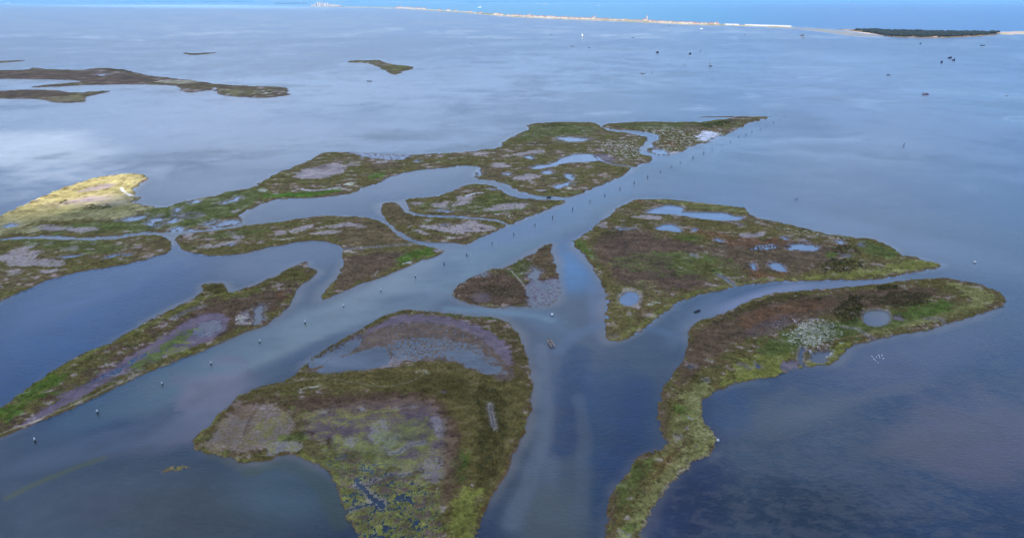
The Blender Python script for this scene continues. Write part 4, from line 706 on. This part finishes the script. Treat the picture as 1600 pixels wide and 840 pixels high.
def thing(name, label, cat, loc=(0, 0, 0), rz=0, group=None, sc=1):
    o = bpy.data.objects.new(name, None); COL.objects.link(o); o.empty_display_size = .5
    o.location = loc; o.rotation_euler = (0, 0, rz); o.scale = (sc, sc, sc); o['label'] = label; o['category'] = cat
    if group: o['group'] = group
    return o
def tag(o, label, cat, group=None):
    o['label'] = label; o['category'] = cat
    if group: o['group'] = group
    return o
def dup(r, loc, rz, label, sc=None):
    c = r.copy(); COL.objects.link(c); c.location = loc; c.rotation_euler = (0, 0, rz); c['label'] = label
    if sc: c.scale = (sc,) * 3
    for ch in [k for k in bpy.data.objects if k.parent == r]:
        k = ch.copy(); COL.objects.link(k); k.parent = c
        for g in [q for q in bpy.data.objects if q.parent == ch]:
            q = g.copy(); COL.objects.link(q); q.parent = k
    return c

# channel posts: three piles leaning together with a strap, the near ones with a white cap
ORD = 'first second third fourth fifth sixth seventh eighth ninth tenth eleventh twelfth thirteenth fourteenth fifteenth sixteenth seventeenth eighteenth nineteenth twentieth twenty-first twenty-second twenty-third twenty-fourth twenty-fifth twenty-sixth twenty-seventh twenty-eighth twenty-ninth thirtieth thirty-first thirty-second thirty-third thirty-fourth thirty-fifth thirty-sixth thirty-seventh'.split()
PS = .66
def make_post(white):
    t = thing('channel_post', '', 'post', group='posts along the boat channel', sc=PS)
    for k in range(3):
        a = k * 2.094 + .3; c, s = math.cos(a), math.sin(a)
        MB().tube([(c * .42, s * .42, -2.5), (c * .34, s * .34, -.1), (c * .17, s * .17, 1.5), (c * .14, s * .14, 2.0 + .12 * k)], [.15, .15, .14, .12], 10).build('pile', M_WOOD, t)
    MB().tube([(0, 0, 1.18), (0, 0, 1.34)], [.36, .35], 14).build('iron_strap', M_DARK, t)
    if white:
        MB().tube([(0, 0, 1.36), (0, 0, 2.2), (0, 0, 2.35)], [.36, .33, .10], 16).build('white_cap', M_WHITE, t)
        MB().tube([(0, 0, 2.35), (0, 0, 2.6), (0, 0, 2.68)], [.05, .06, .02], 8).build('lamp', M_GREY, t)
    return t
PW = [(55, 690), (153, 646), (254, 602), (330, 570), (406, 536), (477, 506), (537, 480), (595, 455.5), (649, 433.5)]
PD = [(694, 414), (729.5, 400), (769, 381.5), (803, 367.5), (836, 352.5), (863.5, 341), (895, 327), (922, 315.5), (945, 306), (968.7, 295.5), (991, 286.3), (1012, 277), (1032, 268.5), (1049, 261.3), (1063, 255), (1083, 246.7), (1099.5, 239.5), (1113, 234), (1128, 227), (1141, 222), (1154, 215), (1165.5, 211), (1175, 206.5), (1188, 202), (1198, 197), (1209, 191.5), (1218, 187), (1226, 183)]
pw = make_post(True); pd = make_post(False)
for i, p in enumerate(PW + PD):
    x, y = g1(*p); lab = ('white capped' if i < len(PW) else 'dark') + ' timber post, %s in the channel row from the lower left' % ORD[i]
    rz = random.uniform(0, 6); src = pw if i < len(PW) else pd
    if i in (0, len(PW)): src.location = (x, y, 0); src.rotation_euler.z = rz; src['label'] = lab
    else: dup(src, (x, y, 0), rz, lab, PS * random.uniform(.92, 1.08) if i < len(PW) else PS * random.uniform(.8, 1.2)).rotation_euler = (random.uniform(-.09, .09), random.uniform(-.09, .09), rz)
def stake(px, py, h, r, label, tilt=0):
    x, y = g1(px, py); t = thing('mooring_stake', label, 'stake', (x, y, 0))
    MB().tube([(0, 0, -2), (0, 0, 0), (tilt, 0, h)], [r * 1.1, r, r * .85], 10).build('pole', M_WOOD, t)
    MB().tube([(tilt, 0, h), (tilt, 0, h + .25)], [r * 1.25, r * 1.1], 10).build('cap', M_DARK, t)
stake(1412, 228, 2.0, .3, 'lone thick dark stake in a pale patch of open water on the right', .3)
stake(1243, 311.5, .7, .22, 'left one of two short dark stakes in open water above the eastern island')
stake(1246.5, 311.5, .7, .2, 'right one of two short dark stakes in open water above the eastern island')

# floats
def buoy(name, px, py, r, label, dark=True):
    x, y = g1(px, py); t = thing(name, label, 'buoy', (x, y, 0))
    b = MB(); n = 9; b.tube([(0, 0, -r * .5 + r * 1.9 * i / n) for i in range(n + 1)], [r * math.sqrt(max(.02, 1 - ((i / n) * 2 - 1) ** 2)) for i in range(n + 1)], 18); b.build('float', M_WHITE, t, True)
    MB().tube([(0, 0, r * 1.35), (0, 0, r * 1.75), (0, 0, r * 1.8)], [r * .12, r * .12, r * .2], 8).build('ring_post', M_GREY, t)
    if dark: MB().tube([(0, 0, -r * .3), (0, 0, r * .12)], [r * 1.0, r * 1.06], 18).build('rubber_collar', M_DARK, t)
buoy('channel_buoy', 862.5, 492, .62, 'white buoy with dark foot off the tip of the small central island')
buoy('mooring_buoy', 1121.5, 688, .45, 'white float lying at the pointed corner of the south-eastern spit', False)
buoy('mooring_buoy', 1523, 410, .6, 'small white buoy alone in open water at the far right, beyond the islands')
buoy('mooring_buoy', 736, 68, 2.2, 'tiny white buoy in the far lagoon above the centre')

# boats
def hull_mb(L, W, D, sheer=.25, stern=.8, wall=.06, floor=.12):
    """open hull, bow at +Y; outer shell, rim and inner shell in one closed skin"""
    m = MB(); st = 14; rings = []
    for i in range(st + 1):
        u = i / st; y = -L / 2 + L * u
        hw = W / 2 * (stern + (1 - stern) * min(1, u / .35)) * (1 if u < .5 else math.sqrt(max(0.0004, 1 - ((u - .5) / .5) ** 2.4)))
        z = D * (1 + sheer * (abs(u - .4) / .6) ** 2); kz = -.15 * D + (z + .1 * D) * (max(0, (u - .8) / .2) ** 2) * .75
        wi = max(hw - wall, hw * .35); fz = max(floor, kz + .06)
        rings.append([(-hw, y, z), (-hw * .82, y, kz + .35 * (z - kz)), (-hw * .4, y, kz), (hw * .4, y, kz), (hw * .82, y, kz + .35 * (z - kz)), (hw, y, z), (wi, y, z), (wi * .86, y, fz + .02), (-wi * .86, y, fz + .02), (-wi, y, z)])
    n = 10; V = [v for r in rings for v in r]
    F = [(i * n + k, (i + 1) * n + k, (i + 1) * n + (k + 1) % n, i * n + (k + 1) % n) for i in range(st) for k in range(n)]
    F += [tuple(range(n)), tuple(st * n + k for k in range(n))[::-1]]
    return m.add(V, F)
def outboard(t, L, D, s=1):
    o = MB().box(-.16 * s, .16 * s, -L / 2 - .5 * s, -L / 2 - .02, D * .8, D * .8 + .5 * s, .75).build('outboard_motor', M_BLUE if s == 1 else M_DARK, t)
    MB().box(-.06 * s, .06 * s, -L / 2 - .3 * s, -L / 2 - .15 * s, -.4, D * .8).build('shaft', M_DARK, o)
def heading(p_bow, p_st):
    a = g1(*p_bow); b = g1(*p_st); return (a[0] + b[0]) / 2, (a[1] + b[1]) / 2, math.atan2(-(a[0] - b[0]), a[1] - b[1]), math.hypot(a[0] - b[0], a[1] - b[1])
x, y, rz, L = heading((857.3, 532), (864.3, 543.5)); L = min(L, 8.2); print('near boat', L)
t = thing('open_boat', 'tan wooden open boat with dark interior, alone in the broad channel', 'boat', (x, y, 0), rz)
hull_mb(L, 1.9, .58, wall=.2, floor=.16).build('hull', M_TAN, t)
for k, (yy, hw) in enumerate(((-L * .28, .72), (L * .05, .76), (L * .27, .55))): MB().box(-hw, hw, yy - .14, yy + .14, .46, .50).build('thwart', M_TAN, t)
MB().box(-.62, .62, -L * .42, -L * .08, .19, .34, .9).build('dark_tarpaulin', M_DARK, t)
MB().box(-.6, .5, L * .10, L * .34, .19, .40, .8).build('net_pile', M_DARK, t)
outboard(t, L, .62)
x, y, rz, L = heading((1094.5, 484.8), (1084, 488.6)); print('punt', L)
t = thing('moored_punt', 'slender dark punt lying in the curved creek beside the eastern island', 'boat', (x, y, 0), rz)
hull_mb(L * .9, 1.1, .38, .35, .5, wall=.1).build('hull', M_DARK, t)
MB().box(-.4, .4, -.5, -.3, .3, .33).build('thwart', M_WOOD, t); MB().box(-.42, .42, .8, 1.9, .14, .3, .8).build('tarpaulin', M_DARK, t)
x, y, rz, L = heading((861, 308.6), (855, 309.3))
t = thing('moored_punt', 'small dark boat moored across the narrow creek by the north bank', 'boat', (x, y, 0), rz)
hull_mb(3.2, 1.2, .5, .3, .7).build('hull', M_DARK, t); MB().box(-.5, .5, -.1, .1, .36, .4).build('thwart', M_WOOD, t)
x, y, rz, L = heading((572, 127), (582, 127.2))
t = thing('skiff', 'tiny dark skiff below the wing shaped far island', 'boat', (x, y, 0), rz)
hull_mb(min(L, 9), 2, .6, .3, .7).build('hull', M_DARK, t); MB().box(-.8, .8, -.2, .2, .5, .55).build('thwart', M_WOOD, t)

def motorboat(px, py, L, rz, label, hullm=None, cab=True, h=1.0):
    hullm = hullm or M_WHITE; L *= .68; x, y = g1(px, py); t = thing('motorboat', label, 'boat', (x, y, 0), rz)
    hull_mb(L, L * .34, L * .13 * h, .3, .85, wall=L * .03).build('hull', hullm, t)
    if cab:
        c = MB().box(-L * .11, L * .11, -L * .12, L * .18, L * .05, L * .27 * h, .8).build('cabin', M_WHITE if hullm != M_DARK else M_GREY, t)
        MB().box(-L * .085, L * .085, L * .165, L * .185, L * .17 * h, L * .23 * h).build('windscreen', M_DARK, c)
    outboard(t, L, L * .1, L / 7)
def barge(px, py, L, W, label, house=M_WHITE, hl=.25):
    L *= .6; W *= .5; x, y = g1(px, py); t = thing('work_barge', label, 'barge', (x, y, 0), random.uniform(-.1, .1) + math.pi / 2)
    MB().box(-W / 2, W / 2, -L / 2, L / 2, -.4, 1.4, 1.02).build('hull', M_DARK, t)
    MB().box(-W * .35, W * .35, -L * .40, -L * .40 + L * hl, 1.41, 3.6, .94).build('deckhouse', house, t)
    MB().box(-W * .3, W * .3, L * .02, L * .38, 1.41, 2.3, .9).build('cargo', M_RED, t)
    MB().tube([(0, -L * .05, 1.4), (0, -L * .02, 5.4)], [.22, .12], 8).build('mast', M_GREY, t)
def sailboat(px, py, h, label):
    x, y = g1(px, py); L = h * .8; t = thing('sailboat', label, 'sailboat', (x, y, 0), 1.3)
    hull_mb(L, L * .28, L * .1, .3, .7, wall=L * .05, floor=L * .07).build('hull', M_DARK, t)
    MB().box(-L * .07, L * .07, -L * .1, L * .18, L * .06, L * .15, .8).build('cabin', M_WHITE, t)
    MB().tube([(0, L * .08, 0), (0, L * .08, h)], [h * .018, h * .012], 8).build('mast', M_GREY, t)
    MB().add([(0.05, L * .06, h * .95), (.05, L * .06, h * .16), (.25, -L * .42, h * .16), (-.05, L * .06, h * .95), (-.05, L * .06, h * .16), (.1, -L * .42, h * .16)], [(0, 1, 2), (5, 4, 3), (0, 3, 4, 1), (1, 4, 5, 2), (2, 5, 3, 0)]).build('sail', M_SAIL, t)
motorboat(1004, 115, 12, 1.2, 'white motorboat in the far lagoon, above the middle of the northern island')
motorboat(1019, 114.5, 6, 1.4, 'small faint white boat just right of a larger white motorboat')
motorboat(1070, 102, 7, 1.0, 'small white boat left of the sailboat in the far lagoon')
sailboat(1110, 103, 9, 'white sailboat in the far lagoon at right of centre')
barge(1027, 82.5, 11, 5, 'dark red barge in the far lagoon, left of a black one', M_RED, .5)
barge(1078, 84.5, 9, 5, 'small black barge in the far lagoon below a white boat', M_DARK, .3)
motorboat(1094, 79.8, 10, 1.5, 'small white boat just above a black barge in the far lagoon')
motorboat(1096, 45.5, 20, 1.5, 'white boat close below the seafront of the barrier strip')
motorboat(894, 72.5, 13, 1.2, 'left one of two white boats in the far lagoon above the centre')
motorboat(921, 74.5, 12, 1.6, 'right one of two white boats in the far lagoon above the centre')
sailboat(909.5, 57.5, 12, 'white sailing boat below the middle of the long town strip')
motorboat(861, 54.5, 12, 1.5, 'dark boat below the left half of the town strip', M_DARK)
motorboat(989, 59, 12, 1.5, 'dark boat below the tower of the town strip', M_DARK)
motorboat(882, 75, 7, .6, 'tiny white boat left of two white boats in the far lagoon')
motorboat(892, 33.5, 14, 1.5, 'dark boat touching the shore under the town strip', M_DARK)
motorboat(1164, 54.5, 11, 1.5, 'dark boat below the white sea wall', M_DARK)
motorboat(1045, 40.6, 14, 1.5, 'dark boat by the right end of the town strip', M_DARK)
motorboat(1226, 55.2, 8, 1.5, 'dark little boat left of the wide barge in the far lagoon', M_DARK)
barge(1253, 56, 26, 9, 'widest dark barge, below the end of the white sea wall', M_DARK, .5)
motorboat(1255, 59.6, 12, 1.5, 'dark boat close below the widest barge', M_DARK)
barge(1471, 97.8, 6, 4, 'compact black barge left of a pair of barges near the right edge', M_DARK, .5)
barge(1484, 91, 13, 4, 'upper one of two dark barges near the right edge, under the wooded island', M_DARK, .3)
barge(1490, 94.5, 9, 4, 'lower one of two dark barges near the right edge, under the wooded island', M_DARK, .3)
barge(1438, 68.5, 6, 3, 'tiny dark barge just below the wooded island', M_DARK, .3)
motorboat(1535, 71.5, 18, 1.55, 'long dark boat at the right below the wooded island', M_DARK, False)
motorboat(1573, 149.5, 6, .7, 'small white boat alone near the right edge of the far lagoon')
motorboat(1388, 117.6, 9, 1.55, 'slender dark skiff below a pale slick in the far lagoon', M_DARK, False)
# the fishing house raft
x, y = g1(1446, 147.5); t = thing('fishing_raft', 'dark red raft with a white fishing hut in the far lagoon on the right', 'raft', (x, y, 0), .05, sc=.8)
MB().box(-5, 5, -2.2, 2.2, -.3, .7, 1.0).build('deck', M_RED, t)
hh = MB().box(-3.8, -.6, -1.5, 1.5, .71, 2.3).build('hut', M_WHITE, t)
MB().add([(-4.1, -1.8, 2.31), (-.3, -1.8, 2.31), (-.3, 1.8, 2.31), (-4.1, 1.8, 2.31), (-4.1, 0, 3.1), (-.3, 0, 3.1)], [(3, 2, 1, 0), (0, 1, 5, 4), (2, 3, 4, 5), (1, 2, 5), (3, 0, 4)]).build('roof', M_GREY, hh)
MB().box(.2, 3.6, -1.4, 1.4, .71, 1.7, .85).build('net_pile', M_DARK, t)
for sx in (-4.7, 4.7):
    for sy in (-2.0, 2.0): MB().tube([(sx, sy, -1), (sx, sy, 1.9)], [.14, .12], 8).build('corner_post', M_WOOD, t)

# swans resting on the water east of the spit
def make_bird():
    t = thing('white_bird', '', 'bird', group='white birds floating off the south-eastern island')
    P = [(0, -.52, .24), (0, -.40, .20), (0, -.2, .17), (0, .05, .16), (0, .25, .18), (0, .36, .28), (0, .38, .42), (0, .33, .56), (0, .34, .68), (0, .41, .74), (0, .50, .72)]
    MB().tube(P, [.03, .13, .21, .24, .17, .09, .055, .05, .055, .065, .035], 12, 1.05).build('body', M_SKIN, t, True)
    MB().tube([(0, .49, .72), (0, .60, .69)], [.028, .008], 8).build('beak', M_BEAK, t)
    return t
bd = make_bird()
bp_ = [(1362.4, 557, 'upper left bird'), (1365.7, 561, 'lower left bird'), (1367.8, 563.6, 'bird touching the lower left one'), (1369.5, 558.3, 'middle left bird'), (1372.9, 555.5, 'topmost bird'), (1374.3, 558.8, 'middle right bird'), (1378.2, 555.7, 'upper right bird'), (1380.3, 560.2, 'rightmost bird'), (1371.5, 566.8, 'lowest bird')]
for i, (px_, py_, nm) in enumerate(bp_):
    x, y = g1(px_, py_); lab = 'white ' + nm + ' of the flock floating off the south-eastern island'
    if i == 0: bd.location = (x, y, 0); bd.rotation_euler.z = 1.1; bd['label'] = lab; bd.scale = (.72,) * 3
    else: dup(bd, (x, y, 0), random.uniform(0, 6.2), lab, random.uniform(.62, .8))

# ------------------------------------------------------------------ town on the barrier strip
def make_house(wm, kind):
    t = thing('seafront_house', '', 'house', group='houses on the barrier strip')
    if kind == 0: W_, D_, H_ = 9, 7, 6
    elif kind == 1: W_, D_, H_ = 14, 8, 8
    else: W_, D_, H_ = 11, 9, 10
    MB().box(-W_, W_, -D_, D_, 0, H_).build('wall', wm, t)
    MB().add([(-W_ - .6, -D_ - .6, H_ + .01), (W_ + .6, -D_ - .6, H_ + .01), (W_ + .6, D_ + .6, H_ + .01), (-W_ - .6, D_ + .6, H_ + .01), (-W_ * .55, 0, H_ + 2.6), (W_ * .55, 0, H_ + 2.6)], [(3, 2, 1, 0), (0, 1, 5, 4), (2, 3, 4, 5), (1, 2, 5), (3, 0, 4)]).build('roof', M_TILE, t)
    return t
def strip_y(px): return float(np.interp(px, [474, 540, 580, 620, 660, 700, 740, 780, 810, 860, 910, 960, 1010, 1040, 1090, 1140, 1200, 1236], [10.6, 11.0, 11.8, 12.8, 15, 17.6, 20.1, 23.9, 26.1, 28.2, 30.4, 32.2, 34.4, 36, 38, 39.4, 41.3, 42.4]))
protos = [make_house(M_WALLW, 0), make_house(M_WALLW, 1), make_house(M_WALLW, 2), make_house(M_WALLP, 0), make_house(M_WALLP, 1)]
used_p = set()
spots = []
u = 622.0
while u < 1128:
    dens = np.interp(u, [620, 640, 655, 690, 760, 790, 800, 1020, 1035, 1045, 1095, 1128], [.8, .9, .7, .25, .35, .3, 1, 1, .5, .7, .8, .1])
    if random.random() < dens: spots.append(u)
    u += random.uniform(1.9, 3.1)
for u in spots:
    stretch = 'distant left stretch' if u < 795 else ('long middle stretch' if u < 1035 else 'right stretch')
    k = random.choices(range(5), [4, 4, 2, 2, 2])[0]; x, y = g1(u, strip_y(u) + random.uniform(-.12, .12))
    lab = ('white' if k < 3 else 'pink') + (' tall' if k == 2 else ' long' if k in (1, 4) else ' small') + ' tile roofed seafront house on the %s of the town strip' % stretch
    sc = min(2.3, max(.8, math.hypot(x, y) / 4600)) * random.uniform(.85, 1.15)
    if k not in used_p: used_p.add(k); o = protos[k]; o.location = (x, y, 1); o.rotation_euler.z = random.uniform(-.3, .3); o['label'] = lab; o.scale = (sc,) * 3
    else: dup(protos[k], (x, y, 1), random.uniform(-.3, .3), lab, sc)
for i, (u, h, lab) in enumerate([(1007, 30, 'church with the tallest white bell tower, near the right end of the town strip'), (926, 22, 'church with a low white bell tower in the middle of the town strip'), (825, 22, 'church with a bell tower at the left end of the dense town row')]):
    x, y = g1(u, strip_y(u)); t = thing('church', lab, 'church', (x, y, 1), .1)
    n = MB().box(-9, 9, -16, 16, 0, 13).build('nave', M_WALLW, t)
    MB().add([(-9.5, -16.5, 13.01), (9.5, -16.5, 13.01), (9.5, 16.5, 13.01), (-9.5, 16.5, 13.01), (0, -16.5, 18), (0, 16.5, 18)], [(3, 2, 1, 0), (0, 1, 4), (2, 3, 5), (1, 2, 5, 4), (3, 0, 4, 5)]).build('roof', M_TILE, n)
    w_ = MB().box(10, 16, -6, 0, 0, h).build('bell_tower', M_WALLW, t); MB().box(9.8, 16.2, -6.2, .2, h + .01, h + 6, .05).build('spire', M_TILE, w_)
# harbour city at the far left end of the strip
for i, (u, hh_, w_) in enumerate([(493, 45, 34), (497, 80, 26), (500, 66, 40), (504, 72, 30), (508, 55, 46), (512, 64, 30), (516, 45, 46), (521, 34, 60), (526, 30, 50), (531, 24, 60), (488, 30, 40)]):
    x, y = g1(u, 10.35); t = thing('tower_block', 'pale %s building, %s from the left in the far harbour city' % ('high' if hh_ > 50 else 'low', ORD[sorted([493, 497, 500, 504, 508, 512, 516, 521, 526, 531, 488]).index(u)]), 'building', (x, y, 1), .05 * i, 'blocks of the far harbour city')
    MB().box(-w_ * .45, w_ * .45, -14, 14, 0, hh_).build('wall', M_WALLW if i % 3 else M_WALLP, t); MB().box(-w_ * .2, w_ * .2, -8, 8, hh_ + .01, hh_ + 5).build('roof_house', M_GREY, t)
# the white sea wall
def seawall(u0, u1, lab):
    n = 14; V = []; F = []
    for i in range(n + 1):
        u = u0 + (u1 - u0) * i / n; x, y = g1(u, strip_y(u)); 
        V += [(x, y - 14, .2), (x, y - 6, 6.5), (x, y + 2, 6.5), (x, y + 10, .2)]
    F = [(i * 4 + k, (i + 1) * 4 + k, (i + 1) * 4 + k + 1, i * 4 + k + 1) for i in range(n) for k in range(3)] + [(0, 1, 2, 3), (n * 4 + 3, n * 4 + 2, n * 4 + 1, n * 4)]
    tag(mesh_obj('sea_wall', V, F, M_STONE), lab, 'sea wall')
seawall(1132, 1153.5, 'short white stone sea wall between the town and the long wall'); seawall(1163, 1235, 'long white stone sea wall at the right end of the strip')
seawall(628, 745, 'pale breakwater stretching along the far left part of the strip')
# ships at sea
def ship(px, py, L, lab):
    x, y = g1(px, py); t = thing('cargo_ship', lab, 'ship', (x, y, 0), math.pi / 2)
    hull_mb(L, L * .2, L * .09, .2, .9, wall=L * .04, floor=L * .08).build('hull', M_WHITE, t)
    MB().box(-L * .08, L * .08, -L * .42, -L * .2, L * .085, L * .26, .9).build('bridge', M_WHITE, t); MB().box(-L * .03, L * .03, -L * .38, -L * .32, L * .261, L * .33).build('funnel', M_RED, t); MB().box(-L * .07, L * .07, -L * .1, L * .3, L * .085, L * .14).build('cargo', M_WHITE, t)
ship(840, 6.0, 75, 'left white ship of the pair near the horizon'); ship(852, 6.8, 85, 'right white ship of the pair near the horizon'); ship(935, 9.2, 42, 'lone white ship on the open sea right of centre'); ship(12, 5.6, 110, 'white ship at the far upper left corner')
ship(749, 23.6 - 11.5, 60, 'faint white ship behind the far left part of the strip')

# low far shores and the wooded island's pines
def shore(pts, h, mat, name='far_shore'):
    P = ground(pts); n = len(P); V = [(a, b, -.5) for a, b in P] + [(a, b, h) for a, b in P]
    struct(mesh_obj(name, V, [tuple(range(n, 2 * n))] + [(i, (i + 1) % n, n + (i + 1) % n, n + i) for i in range(n)], mat))
M_FAR = mm('far_land', (.06, .075, .06), .9, .3, .002); M_FARS = mm('far_sand', (.35, .33, .28), .9, .3, .002)
shore([(238, 3.2), (272, 3.0), (270, 3.4), (240, 3.5)], 22, M_FAR); shore([(318, 2.9), (340, 2.7), (338, 3.3), (320, 3.5)], 25, M_FAR); shore([(360, 2.4), (372, 2.3), (372, 2.8), (360, 2.9)], 22, M_FAR)
shore([(428, 5.6), (480, 5.4), (476, 6.1), (432, 6.2)], 14, M_FAR); shore([(395, 2.0), (560, 2.0), (540, 2.5), (400, 2.5)], 20, M_FARS); shore([(-20, 2.6), (190, 2.3), (200, 2.7), (-20, 3.1)], 24, M_FARS); shore([(560, 3.1), (740, 3.0), (700, 3.4), (570, 3.6)], 10, M_FARS)
def wood():
    out = ground([(1335, 48.2), (1370, 48.2), (1420, 49.8), (1480, 51.2), (1530, 52), (1562, 51.4), (1555, 54), (1520, 56.8), (1470, 58.8), (1420, 58.6), (1388, 57), (1355, 52)])
    lo, hi = out.min(0), out.max(0); import bmesh
    bm = bmesh.new(); bmesh.ops.create_icosphere(bm, subdivisions=1, radius=1); U = np.array([v.co[:] for v in bm.verts]); Fu = np.array([[v.index for v in f.verts] for f in bm.faces]); bm.free()
    V = []; F = []; n = 0
    X = rng.uniform(lo[0], hi[0], 9000); Y = rng.uniform(lo[1], hi[1], 9000); keep = inside(X, Y, out) & (fbm(X, Y, 60, 3, 70) > -.22); X = X[keep][:2600]; Y = Y[keep][:2600]
    for a, b in zip(X, Y):
        r = rng.uniform(2.6, 5.2); hgt = rng.uniform(4.5, 9.5)
        v = U * np.array([r, r, r * .62]) * rng.uniform(.72, 1.25, (len(U), 1)) + np.array([a, b, hgt - r * .3]); V.append(v); F.append(Fu + n); n += len(U)
    o = np_mesh('pine_wood', np.concatenate(V), np.concatenate(F), M_PINE, False); o['kind'] = 'stuff'; o['label'] = 'dark pine wood covering the low island at the upper right'; o['category'] = 'wood'
wood()
